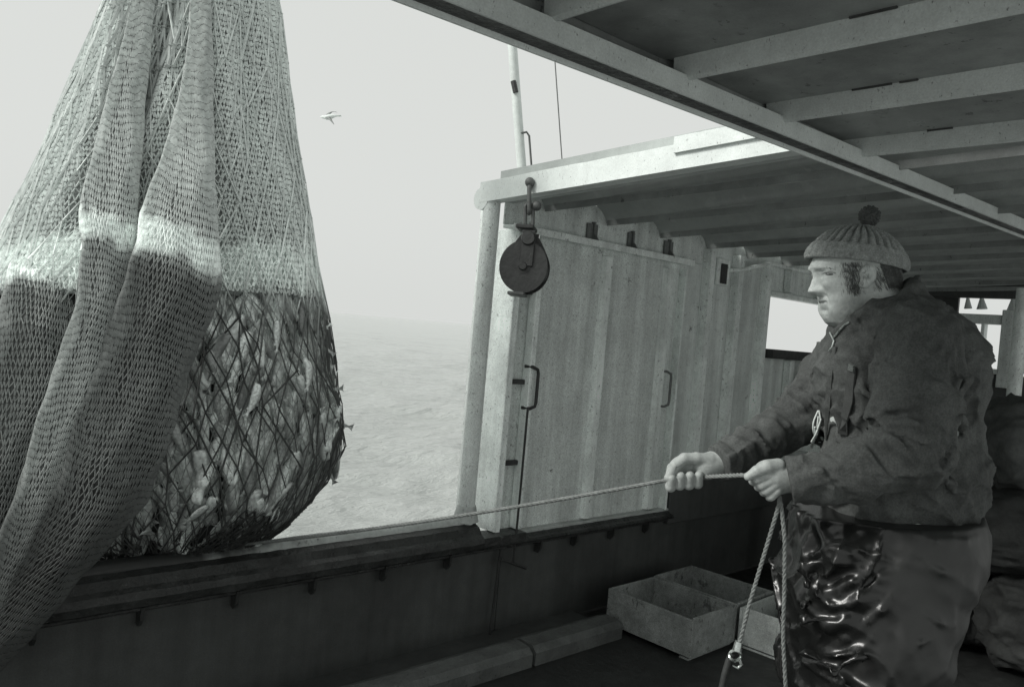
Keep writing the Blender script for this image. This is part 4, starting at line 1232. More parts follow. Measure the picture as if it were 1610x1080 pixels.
# ---- knitted hat
def knit_mat():
    m = mat('grey_knitted_wool', 0.30, 0.95, 0.22, 60, bump=0.6, bump_scale=350, spec=0.1, fine=0.25)
    return m
M_knit = knit_mat()
def hat_surface(phi, s):
    """s 0 brim .. 1 crown, pixel units around the tilted hat axis"""
    hs = np.interp(s, [0, .06, .16, .30, .40, .44, .55, .68, .80, .90, .96, 1.0], [0, 1.5, 8, 18, 26, 29, 36, 46, 55, 61, 64.5, 66])
    rr = np.interp(s, [0, .06, .16, .30, .40, .44, .55, .68, .80, .90, .96, 1.0], [.975, 1.02, 1.035, 1.0, .935, .855, .79, .66, .475, .28, .13, .02])
    cuff = 1 - smooth1(s, 0.39, 0.45)
    ribs = np.abs(np.sin(15 * phi + 0.15 * np.sin(3 * s * 6)))
    amp = 6.5 * (1 - cuff) * np.clip(rr / 0.5, 0, 1) ** 0.8 + 1.9 * cuff
    stitch = 0.5 * np.sin(s * 190) * np.sin(30 * phi + 1.5)
    lump = 0.9 * np.sin(4 * phi + 2) * np.sin(5 * s) + 0.6 * np.sin(9 * phi + 7 * s)
    d = amp * (ribs ** 0.8 - 0.55) + stitch + lump
    x = (77 * rr + d) * np.cos(phi); z = (57 * rr + d) * np.sin(phi)
    h = hs + 0.35 * d * (1 - cuff)
    t = math.radians(9.0)
    px = 1346 + x * math.cos(t) + h * math.sin(t); py = 418 + x * math.sin(t) - h * math.cos(t)
    return loc2world(np.stack([(px - CXP) * u, (CYP - py) * u, D0 + z * u], -1))
ph, sv = np.linspace(0, 2 * np.pi, 481), np.concatenate([np.linspace(0, 0.39, 40), np.linspace(0.395, 0.45, 10), np.linspace(0.46, 1, 64)])
Ph, Sv = np.meshgrid(ph, sv)
P_ = hat_surface(Ph, Sv); nv_, nu_ = Ph.shape
inner = hat_surface(Ph[:1], Sv[:1] * 0) ; cen = inner.mean((0, 1))
rim = cen + (inner - cen) * 0.93 + A3(UP) * 0.012
P_ = np.concatenate([rim, P_], 0); nv_ += 1
i, j = np.meshgrid(np.arange(nv_ - 1), np.arange(nu_ - 1), indexing='ij'); b_ = (i * nu_ + j).ravel()
HAT = link('hat', raw_mesh('hat', P_.reshape(-1, 3), np.stack([b_, b_ + 1, b_ + nu_ + 1, b_ + nu_], -1)), M_knit, PERSON)
mb = MB()
pc = hp(1367, 340)
bmesh.ops.create_icosphere(mb.bm, subdivisions=3, radius=13.5 * u)
for v in mb.bm.verts: v.co = v.co + Vector(loc2world(pc))
for k in range(420):
    v = rs.normal(size=3); v /= np.linalg.norm(v)
    t_ = rs.normal(size=3); t_ -= v * (t_ @ v); t_ /= np.linalg.norm(t_)
    c = pc + v * 13.2 * u
    mb.tube([loc2world(c - t_ * 2.6 * u - v * 1.5 * u), loc2world(c + v * rs.uniform(0.8, 3.0) * u), loc2world(c + t_ * 2.8 * u - v * 1.5 * u)], [1.0 * u, 1.7 * u, 0.9 * u], 5)
pom = mb.build('pompom', mat('dark_wool', 0.10, 0.95, 0.25, 60, bump=0.4, bump_scale=300, spec=0.1), HAT, smooth=True)

# ---- jacket
M_jacket = mat('dark_canvas_jacket', 0.08, 0.85, 0.30, 9, bump=0.35, bump_scale=500, spec=0.25, fine=0.25)
lo, hi = J(1105, 845, .0), J(1585, 425, 0)
lo = A3([0.44, -0.50, 1.62]); hi = A3([1.30, 0.21, 2.42])
fj = Field(lo, hi, 0.0052)
fj.ell(J(1412, 590, .0), (.210, .20, .215), 0)
fj.ell(J(1418, 745, .0), (.205, .24, .205), 0.05)
fj.ell(J(1448, 578, .0), (.122, .14, .19), 0.05)
fj.cone(J(1400, 505, .14), J(1440, 520, -.13), .085, .085, 0.05)
fj.chain([J(1446, 536, -.19), J(1440, 640, -.255), J(1437, 700, -.268)], [.098, .094, .088], 0.010)
fj.chain([J(1437, 703, -.268), J(1350, 742, -.24), J(1246, 757, -.185), J(1215, 760, -.18)], [.086, .072, .056, .054], 0.014)
fj.chain([J(1372, 535, .19), J(1318, 590, .18), J(1248, 664, .14), J(1190, 700, .07), J(1133, 727, .005), J(1110, 738, -.02)], [.105, .092, .073, .060, .048, .046], 0.025)
# collar: a folded band around the neck, open in front
fj.ell(hp(1392, 500), (62 * u, 40 * u, 66 * u), 0.03)
for sgn in (-1, 1):
    ring = []
    for a in np.linspace(0.12, math.pi - 0.0, 11):
        # from the zip (front) round the side to the nape
        x = -math.cos(a); zz = math.sin(a)
        px = 1372 + 58 * x; py = 484 - 36 * x - 3 * zz
        ring.append(hp(px, py, zz * 56 * sgn))
    fj.chain(ring, [9.5 * u] + [13.5 * u] * 9 + [15 * u], 0.006)
    ring2 = [p + A3([5 * u, -15 * u, (3 * u if sgn > 0 else -3 * u)]) for p in ring]
    fj.chain(ring2, [10 * u] + [15 * u] * 10, 0.010)
# hollow for the neck
fj.cone(hp(1350, 440), hp(1382, 505), 40 * u, 34 * u, 0.004, 'carve')
# stitched folds
for a, b, r_ in ((J(1385, 520, -.28), J(1372, 660, -.30), .010), (J(1420, 500, -.28), J(1395, 575, -.31), .007), (J(1375, 655, -.33), J(1345, 700, -.33), .011), (J(1400, 690, -.36), J(1440, 655, -.36), .006), (J(1395, 720, -.36), J(1455, 690, -.36), .006)):
    fj.cone(a, b, r_, r_ * 0.6, 0.012, 'carve')
def jw(X, Y, Z):
    n1 = cloth_noise(X, Y, Z, 26, 11); n2 = cloth_noise(X * 1.0, Y * 1.3, Z, 60, 12)
    n3 = cloth_noise(X + 0.3 * Y, Y * 0.6, Z, 42, 13)
    return 0.016 * n1 + 0.008 * n2 + 0.008 * n3
fj.warp(jw)
_bv = field_bvh(fj)
for pix, r_ in ((((1392, 506), (1382, 540), (1376, 590), (1374, 640)), .013), (((1425, 478), (1405, 505), (1392, 545), (1386, 590)), .011), (((1462, 480), (1432, 515), (1415, 560)), .010),
                (((1374, 655), (1400, 640), (1440, 632), (1475, 640)), .011), (((1372, 668), (1405, 664), (1445, 668), (1480, 680)), .011), (((1368, 680), (1395, 695), (1425, 715), (1450, 735)), .011), (((1358, 690), (1375, 715), (1392, 745)), .010), (((1340, 700), (1350, 725), (1358, 755)), .009), (((1310, 706), (1318, 735), (1325, 765)), .008),
                (((1280, 712), (1290, 740), (1292, 775)), .007), (((1262, 720), (1270, 750), (1268, 785)), .007), (((1500, 560), (1512, 620), (1518, 690)), .012), (((1535, 600), (1540, 680), (1545, 760)), .012), (((1480, 740), (1500, 770), (1530, 790)), .010), (((1300, 560), (1296, 610), (1298, 660)), .008), (((1320, 600), (1318, 640), (1322, 690)), .009), (((1345, 540), (1350, 570), (1362, 620)), .010),
                (((1240, 625), (1262, 640), (1285, 665)), .009), (((1215, 650), (1240, 668), (1262, 695)), .009), (((1190, 668), (1212, 690), (1228, 715)), .008), (((1160, 690), (1178, 706), (1188, 728)), .007)):
    surf_fold(fj, _bv, pix, r_)
for pix, r_ in ((((1384, 515), (1372, 560), (1366, 620), (1364, 668)), .010), (((1380, 660), (1420, 650), (1465, 655)), .007), (((1372, 674), (1410, 682), (1450, 698)), .007), (((1362, 690), (1385, 718), (1405, 750)), .007), (((1505, 520), (1510, 600), (1500, 690), (1470, 745)), .010)):
    surf_fold(fj, _bv, pix, r_, 0.012, 'carve', 0.2)
fj.warp(lambda X, Y, Z: -0.009 * creases(X, Y, Z, 34, 31) + 0.004)
fj.clip(J(1440, 814, 0) + A3([0, 0, 0]), A3([0.0, -1, 0.02]))
wv = J(1246, 757, -.185) - J(1350, 742, -.225)
fj.clip(J(1241, 757.5, -.185), wv, near=J(1225, 758, -.18), rad=0.13)
wv = J(1133, 727, .005) - J(1190, 700, .07)
fj.clip(J(1128, 730, .0), wv, near=J(1108, 738, -.02), rad=0.11)
P_, Q_ = fj.mesh(); P_ = relax(P_, Q_, 2, 0.45)
JKP = loc2world(P_)
JACKET = link('jacket', raw_mesh('jacket', JKP, Q_), M_jacket, PERSON)

bvh_j = BVHTree.FromPolygons([tuple(p) for p in JKP.tolist()], [tuple(q) for q in Q_.tolist()])
def ribbon(bvh, pix, w, thick, name, material, parent, lift=0.003):
    """a flat strap lying on a garment along photograph pixels"""
    rows = []
    for px, py in pix:
        l, n_ = hit(bvh, px, py)
        if l is not None: rows.append((l, n_))
    if len(rows) < 2: return None
    t = bmesh.new(); rings = []
    for i, (l, n_) in enumerate(rows):
        d = (rows[min(i + 1, len(rows) - 1)][0] - rows[max(i - 1, 0)][0]).normalized()
        s_ = d.cross(n_).normalized() * w / 2
        o_ = n_ * lift
        rings.append([t.verts.new(p) for p in (l + o_ + s_, l + o_ + n_ * thick + s_ * 0.9, l + o_ + n_ * thick - s_ * 0.9, l + o_ - s_)])
    for a, b in zip(rings[:-1], rings[1:]):
        for k in range(4): t.faces.new((a[k], a[(k + 1) % 4], b[(k + 1) % 4], b[k]))
    t.faces.new(rings[0]); t.faces.new(list(reversed(rings[-1])))
    mb = MB(); mb.merge(t)
    return mb.build(name, material, parent, smooth=False)
M_strap = mat('webbing_strap', 0.06, 0.7, 0.2, 40, bump=0.3, bump_scale=300)
M_metal = mat('bright_zip_metal', 0.55, 0.3, 0.15, 80, metal=0.9, bump=0.1)
ribbon(bvh_j, [(1343, 574), (1340, 600), (1336, 630), (1331, 655), (1325, 682)], 0.026, 0.004, 'brace_strap', M_strap, JACKET, 0.004)
ribbon(bvh_j, [(1345, 571), (1342, 585)], 0.017, 0.006, 'brace_clip', M_metal, JACKET, 0.009)
ribbon(bvh_j, [(1336, 507), (1329, 511), (1322, 518), (1317, 525), (1313, 531)], 0.005, 0.003, 'zip', M_metal, JACKET, 0.002)
ribbon(bvh_j, [(1308, 524), (1311, 531), (1313, 539), (1311, 546), (1306, 553)], 0.004, 0.003, 'zip_pull', M_metal, JACKET, 0.004)
ribbon(bvh_j, [(1314, 545), (1306, 590), (1302, 640), (1300, 690)], 0.014, 0.003, 'zip_placket', M_jacket, JACKET, 0.002)

# ---- oilskin trousers and boots
M_oil = mat('wet_black_oilskin', 0.010, 0.27, 0.25, 8, bump=0.08, bump_scale=45, spec=0.45, fine=0.1)
lo = A3([0.55, -1.62, 1.68]); hi = A3([1.30, -0.40, 2.46])
fo = Field(lo, hi, 0.0062)
fo.ell(J(1402, 835, .0), (.226, .18, .215), 0)
fo.ell(J(1330, 900, -.02), (.125, .20, .20), 0.06)
fo.chain([J(1432, 870, -.10), J(1392, 1010, -.12), J(1352, 1130, -.13), J(1385, 1300, -.12), J(1395, 1400, -.12)], [.170, .145, .115, .085, .08], 0.06)
fo.chain([J(1395, 870, .10), J(1350, 1010, .12), J(1318, 1130, .13), J(1340, 1300, .12), J(1345, 1400, .12)], [.165, .135, .115, .085, .08], 0.06)
# apron front hanging from the belly
fo.chain([J(1300, 830, -.03), J(1278, 930, -.03), J(1275, 1060, -.02), J(1280, 1160, 0)], [.07, .062, .055, .05], 0.05, zs=2.6)
for a, b, r_ in ((J(1258, 905, -.2), J(1330, 860, -.21), .016), (J(1300, 935, -.22), J(1352, 875, -.22), .012), (J(1260, 960, -.2), J(1350, 955, -.22), .014), (J(1295, 990, -.22), J(1400, 880, -.24), .012), (J(1260, 1010, -.2), J(1340, 1000, -.24), .012), (J(1290, 1060, -.26), J(1400, 960, -.27), .012), (J(1250, 880, -.15), J(1290, 865, -.2), .012)):
    fo.cone(a, b, r_, r_ * 0.4, 0.022, 'carve')
    fo.cone(a + A3([.012, -.028, .012]), b + A3([.012, -.028, .012]), r_ * 0.7, r_ * 0.3, 0.022)
def ow(X, Y, Z):
    n1 = cloth_noise(X, Y, Z, 20, 21); n2 = cloth_noise(X, Y, Z, 46, 22)
    fr = 1 - smooth1(X / Z * FPX + CXP, 1330, 1430)
    n3 = cloth_noise(X, Y, Z, 85, 23)
    return (0.018 + 0.010 * fr) * n1 + (0.004 + 0.004 * fr) * n2
fo.warp(ow)
_bv = field_bvh(fo)
for pix, r_ in ((((1256, 880), (1285, 870), (1320, 860), (1345, 850)), .012), (((1258, 905), (1290, 890), (1325, 880), (1360, 872)), .010), (((1262, 930), (1300, 930), (1340, 915), (1372, 890)), .012), (((1275, 965), (1310, 955), (1350, 940), (1385, 905)), .012), (((1262, 990), (1300, 985), (1340, 970)), .010), (((1285, 1030), (1330, 1005), (1385, 960), (1420, 920)), .012), (((1300, 1060), (1350, 1025), (1405, 975)), .010), (((1430, 835), (1470, 850), (1520, 850), (1550, 840)), .010), (((1440, 870), (1480, 900), (1530, 905)), .010), (((1450, 960), (1480, 980), (1505, 985)), .010), (((1420, 1040), (1450, 1010), (1480, 1000)), .010)):
    surf_fold(fo, _bv, pix, r_, 0.008)
fo.warp(lambda X, Y, Z: -(0.004 + 0.010 * (1 - smooth1(X / Z * FPX + CXP, 1350, 1430))) * creases(X, Y, Z, 22, 41) - 0.0015 * creases(X, Y, Z, 55, 42) * (1 - smooth1(X / Z * FPX + CXP, 1330, 1430)) + 0.006)
fo.clip(J(1400, 800, 0), A3([0, 1, 0]))
P_, Q_ = fo.mesh(); P_ = relax(P_, Q_, 2, 0.5)
OILP = loc2world(P_)
me = raw_mesh('oilskin_trousers', OILP, Q_)
_px = P_[:, 0] / P_[:, 2] * FPX + CXP
set_attr(me, 1 - smooth1(_px + 25 * np.sin(P_[:, 1] * 22), 1330, 1500))
OIL = link('oilskin_trousers', me, M_oil, PERSON)
_n, _l = M_oil.node_tree.nodes, M_oil.node_tree.links; _bs = _n['Principled BSDF']       # shiny wet apron in front, dull cloth behind
_a = _n.new('ShaderNodeAttribute'); _a.attribute_name = 'twine'
_r = _n.new('ShaderNodeMapRange'); _r.inputs[3].default_value = 0.52; _r.inputs[4].default_value = 0.27; _l.new(_a.outputs['Fac'], _r.inputs[0]); _l.new(_r.outputs[0], _bs.inputs['Roughness'])
_c = _n.new('ShaderNodeMix'); _c.data_type = 'RGBA'; _c.inputs[6].default_value = tint(0.026); _c.inputs[7].default_value = tint(0.010); _l.new(_a.outputs['Fac'], _c.inputs[0]); _l.new(_c.outputs[2], _bs.inputs['Base Color'])
bvh_o = BVHTree.FromPolygons([tuple(p) for p in OILP.tolist()], [tuple(q) for q in Q_.tolist()])
M_boot = mat('black_rubber_boot', 0.02, 0.35, 0.2, 10)
for (px, dz) in ((1385, -.12), (1335, .12)):
    c = loc2world(J(px, 1400, dz)); g = A3([c[0], c[1], 0.0])
    fwd = -A3(rh)
    fx = Field(A3([-0.16, -0.10, 0.0]) - 0.02, A3([0.24, 0.10, 0.36]), 0.009)
    fx.chain([A3([0, 0, .34]), A3([0, 0, .10])], [.068, .055], 0.02)
    fx.chain([A3([-.03, 0, .055]), A3([.10, 0, .052]), A3([.17, 0, .045])], [.055, .052, .043], 0.03)
    fx.clip(A3([0, 0, 0.004]), A3([0, 0, -1]))
    P_, Q_ = fx.mesh()
    W = g + P_[:, 0:1] * fwd + P_[:, 1:2] * fh + P_[:, 2:3] * uz
    link('boot', raw_mesh('boot', W, Q_), M_boot, PERSON)
# ------------------------------------------------------------------ pulley block under the roof edge
def build_block():
    top = A3([2.27, 2.41, 2.045]); c = A3([2.262, 2.388, 1.69])
    b = thing('pulley_block', c + A3([0, 0, 0.3]), 'dark iron pulley block hanging by a shackle from the roof edge', 'pulley')
    ax = Vector((-0.80, -0.58, 0.06)).normalized()          # sheave axle, turned towards the lens
    z = Vector((0, 0, 1)); s = z.cross(ax).normalized(); z2 = ax.cross(s).normalized()
    M = Matrix(((s.x, z2.x, ax.x, c[0]), (s.y, z2.y, ax.y, c[1]), (s.z, z2.z, ax.z, c[2]), (0, 0, 0, 1)))
    Md = mat('blackened_block_iron', 0.028, 0.45, 0.3, 20, bump=0.3, bump_scale=60, spec=0.5)
    # side cheeks
    def cheek(h0, h1, name, egg):
        t = bmesh.new(); n = 36
        pts = []
        for k in range(n):
            a = 2 * math.pi * k / n
            x, y = 0.100 * math.cos(a), 0.108 * math.sin(a)
            if egg and y > 0.05: x *= 1 - (y - 0.05) * 9 * 0.6; y = 0.05 + (y - 0.05) * 2.0
            pts.append((x, y))
        va = [t.verts.new((x, y, h0)) for x, y in pts]; vb = [t.verts.new((x, y, h1)) for x, y in pts]
        t.faces.new(list(reversed(va))); t.faces.new(vb)
        for k in range(n): t.faces.new((va[k], va[(k + 1) % n], vb[(k + 1) % n], vb[k]))
        bmesh.ops.bevel(t, geom=[e for e in t.edges if len(e.link_faces) == 2 and e.calc_face_angle(0) > 1.0], offset=0.003, segments=2, affect='EDGES')
        mb = MB(); mb.merge(t, M); return auto_smooth(mb.build(name, Md, b))
    cheek(0.030, 0.038, 'cheek_plate', False)
    cheek(-0.038, -0.030, 'cheek_plate', True)
    mb = MB(); mb.lathe([(0.0, -0.028), (0.094, -0.028), (0.098, -0.022), (0.080, 0.0), (0.098, 0.022), (0.094, 0.028), (0, 0.028)], M, 40); auto_smooth(mb.build('sheave', mat('sheave_iron', 0.05, 0.35, 0.2, 20, metal=0.5), b))
    mb = MB(); mb.lathe([(0, 0.052), (0.014, 0.052), (0.018, 0.047), (0.018, 0.038), (0.030, 0.0385), (0.030, 0.040), (0.018, 0.0405)], M, 16); auto_smooth(mb.build('axle_nut', Md, b))
    # strap plates rising to the eye
    for h in (-0.045, 0.043):
        mb = MB(); mb.obox(M @ Matrix.Translation((0.012, 0.075, h)) @ Matrix.Rotation(0.0, 4, 'Z'), 0.055, 0.15, 0.008, 0.003); mb.build('strap', Md, b)
    mb = MB(); mb.lathe([(0, 0.058), (0.026, 0.058), (0.030, 0.053), (0.030, 0.047)], M @ Matrix.Translation((0.012, 0.115, 0)), 16); auto_smooth(mb.build('strap_boss', Md, b))
    mb = MB(); mb.obox(M @ Matrix.Translation((-0.008, 0.163, 0)), 0.075, 0.018, 0.10, 0.004); mb.build('crown_plate', Md, b)
    mb = MB(); mb.obox(M @ Matrix.Translation((-0.02, -0.112, 0)), 0.07, 0.014, 0.085, 0.003); mb.build('foot_plate', M_iron, b)
    # shackle links up to the roof edge
    base = M @ Vector((0.0, 0.172, 0))
    def link_ring(c0, c1, wide, r, name):
        c0, c1 = Vector(c0), Vector(c1); d = (c1 - c0); L = d.length; d.normalize(); w = Vector(wide).normalized()
        pts = []
        hw = 0.016
        for k in range(12):
            a = math.pi * k / 11; pts.append(c1 + w * hw * math.cos(a) + d * hw * math.sin(a))
        for k in range(12):
            a = math.pi + math.pi * k / 11; pts.append(c0 + w * hw * math.cos(a) + d * hw * math.sin(a))
        mb = MB(); mb.tube(pts, r, 8, closed=True); return auto_smooth(mb.build(name, M_iron, b), 60)
    t1 = Vector(top)
    mid = base.lerp(t1, 0.42)
    link_ring(base + Vector((0, 0, 0.012)), mid, (0.73, -0.68, 0), 0.0075, 'shackle')
    link_ring(mid - Vector((0, 0, 0.008)), t1 - Vector((0, 0, 0.03)), (0.68, 0.73, 0), 0.0085, 'shackle')
    for p in (t1, mid + Vector((0.02, -0.022, 0.01))):
        mb = MB(); bmesh.ops.create_uvsphere(mb.bm, u_segments=12, v_segments=8, radius=0.021)
        for v in mb.bm.verts: v.co = v.co + p
        mb.build('shackle_pin', M_iron, b, smooth=True)
build_block()

# ------------------------------------------------------------------ release rod with a T handle
def build_rod():
    a, f = on_plane(830, 640, 1, 2.61), on_plane(807, 886, 1, 2.61)
    r = thing('release_rod', f, 'thin dark rod with a T handle hanging below the wall handle', 'rod')
    mb = MB(); mb.tube([a, (a + f) / 2 + A3([0.002, 0, 0]), f], 0.0055, 8); auto_smooth(mb.build('shaft', M_dark, r))
    g, h = on_plane(788, 879, 1, 2.60), on_plane(827, 893, 1, 2.60)
    mb = MB(); mb.tube([g, h], 0.007, 8); auto_smooth(mb.build('crossbar', M_dark, r))
build_rod()

# ------------------------------------------------------------------ mast, ladder handle, stay
def build_mast():
    d = 4.6
    p0, p1, p2 = at(823, 300, d), at(803, 40, d), at(786, -180, d)
    m = thing('mast', p0, 'slim pale mast rising behind the roof edge with a step iron', 'mast')
    mb = MB(); mb.tube([p0, p1, p2], 0.028, 14); auto_smooth(mb.build('pole', M_mast, m))
    a = [at(x, y, d - 0.02) for x, y in ((818, 210), (828, 208), (832, 214), (836, 268), (826, 271), (820, 270))]
    mb = MB(); mb.tube(a, 0.0065, 8); auto_smooth(mb.build('step_iron', M_iron, m), 60)
    mb = MB(); mb.tube([at(807, 128, d - 0.03), at(811, 146, d - 0.03)], 0.016, 8); auto_smooth(mb.build('cleat', M_dark, m))
    q0, q1 = at(886, 285, 5.0), at(857, -120, 5.0)
    mb = MB(); mb.tube([q0, q1], 0.0042, 6)
    tag(mb.build('stay_wire', M_iron), 'thin stay wire slanting up beside the mast', 'wire')
build_mast()

# ------------------------------------------------------------------ ropes
def sag(p, q, s, n=24):
    t = np.linspace(0, 1, n)[:, None]
    return p + (q - p) * t - A3([0, 0, 1]) * s * 4 * t * (1 - t)
def build_ropes():
    a = at(1222, 752, 1.885); b = at(1172, 746.5, 1.885); c = at(1106, 749.5, 2.055); c2 = at(1075, 752.5, 2.06); d = at(1040, 756, 2.065); e = at(405, 853, 2.80); e2 = at(330, 862, 2.95)
    pts = np.concatenate([[a, b, c, c2, d], sag(d, e, 0.012)[1:], [e2]])
    r = laid_rope('hauling_rope', pts, 0.0060, M_rope, None)
    tag(r, 'taut pale rope running from the fisherman\'s hands to the foot of the net', 'rope')
    # the slack that drops from the rear hand
    p = [at(1224, 776, 1.90), at(1226, 790, 1.90), at(1214, 830, 1.91), at(1196, 890, 1.93), at(1178, 950, 1.95), at(1163, 1010, 1.97), at(1158, 1020, 1.97)]
    q = [at(1225, 776, 1.90), at(1229, 800, 1.90), at(1234, 850, 1.90), at(1233, 930, 1.90), at(1231, 1000, 1.90), at(1235, 1075, 1.90), at(1240, 1250, 1.95), at(1228, 1420, 2.0)]
    fall = laid_rope('slack_rope', p, 0.0054, M_rope, None)
    tag(fall, 'slack rope slanting down from the rear hand to a metal swivel', 'rope')
    f2 = laid_rope('slack_rope', q, 0.0054, M_rope, None)
    tag(f2, 'slack rope hanging straight down from the rear hand past the trousers', 'rope')
    d_ = 1.97
    s = thing('swivel_hook', at(1158, 1030, d_), 'metal swivel and hook at the lower end of the slack rope', 'hook')
    mb = MB(); mb.tube([at(1162, 1008, d_), at(1159, 1022, d_)], [0.010, 0.012], 12); auto_smooth(mb.build('ferrule', M_metal, s))
    pts = []
    for k in range(20):
        an = 2 * math.pi * k / 20; pts.append(at(1156 + 9 * math.cos(an), 1030 + 8 * math.sin(an), d_ + 0.006 * math.sin(2 * an)))
    mb = MB(); mb.tube(pts, 0.0042, 8, closed=True); auto_smooth(mb.build('ring', M_metal, s))
    mb = MB(); mb.tube([at(x, y, d_ + 0.004) for x, y in ((1150, 1027), (1145, 1040), (1139, 1060), (1134, 1085), (1128, 1150), (1120, 1300), (1112, 1400))], 0.008, 10); auto_smooth(mb.build('tail_line', M_dark, s), 60)
    mb = MB(); mb.tube([at(x, y, d_) for x, y in ((1162, 1034), (1166, 1044), (1160, 1050), (1152, 1046))], [0.005, 0.005, 0.004, 0.002], 8); auto_smooth(mb.build('hook', M_metal, s), 60)
build_ropes()

def build_string():
    s = thing('twine_bundle', at(1275, 690, 1.80), 'tangle of white twine tucked into the front of the jacket', 'twine')
    Mt = mat('white_twine', 0.6, 0.8, 0.1, 60, bump=0.2)
    def dep(px, py):
        l, n_ = hit(bvh_j, px, py)
        return (l, n_) if l is not None else (None, None)
    for k, pix in enumerate((((1284, 648), (1278, 662), (1276, 676), (1281, 688), (1286, 672), (1285, 655)), ((1286, 646), (1287, 664), (1280, 680), (1271, 694), (1264, 708)), ((1281, 668), (1276, 684), (1273, 697), (1270, 709)), ((1285, 660), (1279, 676), (1268, 690), (1272, 704)))):
        base = [dep(*p) for p in pix]
        P = [(l + n_ * (0.008 + 0.003 * k)) for l, n_ in base if l is not None]
        if len(P) < 2: continue
        d_ = min((p - Vector(EYEP)).length for p in P)
        t = np.linspace(0, len(P) - 1, 28)
        Q = np.stack([np.interp(t, np.arange(len(P)), [p[i] for p in P]) for i in range(3)], -1)
        for _ in range(4): Q[1:-1] = 0.5 * Q[1:-1] + 0.25 * (Q[:-2] + Q[2:])
        mb = MB(); mb.tube(Q.tolist(), 0.0022, 6); auto_smooth(mb.build('strand', Mt, s), 60)
build_string()

# ------------------------------------------------------------------ wooden fish boxes
def crate(loc, sx, sy, h, rot, label, m_, name='fish_box', tilt=0.0):
    """open wooden box, long side sx, built of boards with corner posts"""
    t = thing(name, loc, label, 'crate', 'wooden fish boxes on the deck')
    R_ = Matrix.Translation(Vector(loc)) @ Matrix.Rotation(rot, 4, 'Z') @ Matrix.Rotation(tilt, 4, 'Y')
    th = 0.014
    def board(cx, cy, cz, lx, ly, lz, nm='board'):
        mb = MB(); mb.obox(R_ @ Matrix.Translation((cx, cy, cz)) @ Matrix.Rotation(rnd.uniform(-.006, .006), 4, 'Z'), lx, ly, lz, 0.0022); return mb.build(nm, m_, t)
    for s_ in (-1, 1):
        board(0, s_ * (sy / 2 - th / 2), h * 0.5 + 0.012, sx, th, h - 0.012)
        board(s_ * (sx / 2 - th / 2 - 0.002), 0, h * 0.5 + 0.014, th, sy - 2 * th - 0.002, h - 0.008 + rnd.uniform(-.004, .004), 'end_board')
    n = 4
    for k in range(n):
        w = (sy - 2 * th) / n
        board(0, -sy / 2 + th + w * (k + 0.5), 0.018, sx - 2 * th - 0.006, w - 0.004, 0.012, 'bottom_board')
    for s_ in (-1, 1):
        board(s_ * sx * 0.42, 0, 0.005, 0.05, sy - 0.01, 0.010, 'runner')
    # nails
    for ex in (-1, 1):
        for sy_ in (-1, 1):
            for zz in (0.25, 0.5, 0.8):
                mb = MB(); mb.obox(R_ @ Matrix.Translation((ex * (sx / 2 - 0.008), sy_ * (sy / 2 + 0.0005), h * zz)), 0.005, 0.002, 0.005); mb.build('nail', M_dark, t)
    return t
crate((3.30, 2.235, 0), 0.50, 0.375, 0.185, math.radians(90.5), 'weathered wooden fish box, the front one nearest the ropes', M_wood)
crate((3.69, 2.25, 0), 0.50, 0.375, 0.185, math.radians(91.5), 'weathered wooden fish box behind the front box, against the bulwark', M_wood)
crate((3.69, 1.875, 0), 0.40, 0.21, 0.185, math.radians(2), 'pale narrow wooden box right of the front fish box, behind the ropes', M_wood2)

# ------------------------------------------------------------------ clutter further in
def lumpy(name, c, r, material, seed, parent=None):
    t = bmesh.new(); bmesh.ops.create_icosphere(t, subdivisions=5, radius=1.0)
    q = np.random.RandomState(seed); W = q.normal(size=(9, 3)) * A3([2.2, 2.2, 2.2, 3, 4, 4, 6, 7, 8])[:, None]; ph = q.uniform(0, 6, 9)
    for v in t.verts:
        p = A3(v.co); s_ = 1 + sum((0.10, .1, .08, .08, .06, .06, .045, .04, .04)[k] * (1 - abs(math.sin(W[k] @ p + ph[k] + 0.8 * math.sin(2 * p[k % 3])))) ** 2 for k in range(9)) - 0.18
        p = np.sign(p) * np.abs(p) ** 0.8
        v.co = Vector(A3(c) + p * A3(r) * s_)
    mb = MB(); mb.merge(t); return mb.build(name, material, parent, smooth=True)
M_sack = mat('grey_canvas', 0.07, 0.85, 0.3, 9, bump=0.4, bump_scale=40, fine=0.15)
M_sack2 = mat('dark_canvas', 0.03, 0.85, 0.3, 9, bump=0.4, bump_scale=40, fine=0.15)
tag(lumpy('canvas_bundle', (5.3, 2.45, 1.15), (0.20, 0.16, 0.17), M_sack, 1), 'pale crumpled canvas bundle under the bright window', 'bundle')
tag(lumpy('canvas_bundle', (5.75, 2.4, 1.08), (0.25, 0.18, 0.26), M_sack2, 2), 'dark crumpled bundle under the bright window, further back', 'bundle')
mb = MB(); mb.box(4.9, 6.2, 2.2, 2.64, 0.80, 0.86, 0.01); mb.box(4.95, 5.0, 2.3, 2.35, 0, 0.80); mb.box(6.1, 6.15, 2.3, 2.35, 0, 0.80)
tag(mb.build('shelf', M_wall), 'long low shelf under the bright window', 'shelf')
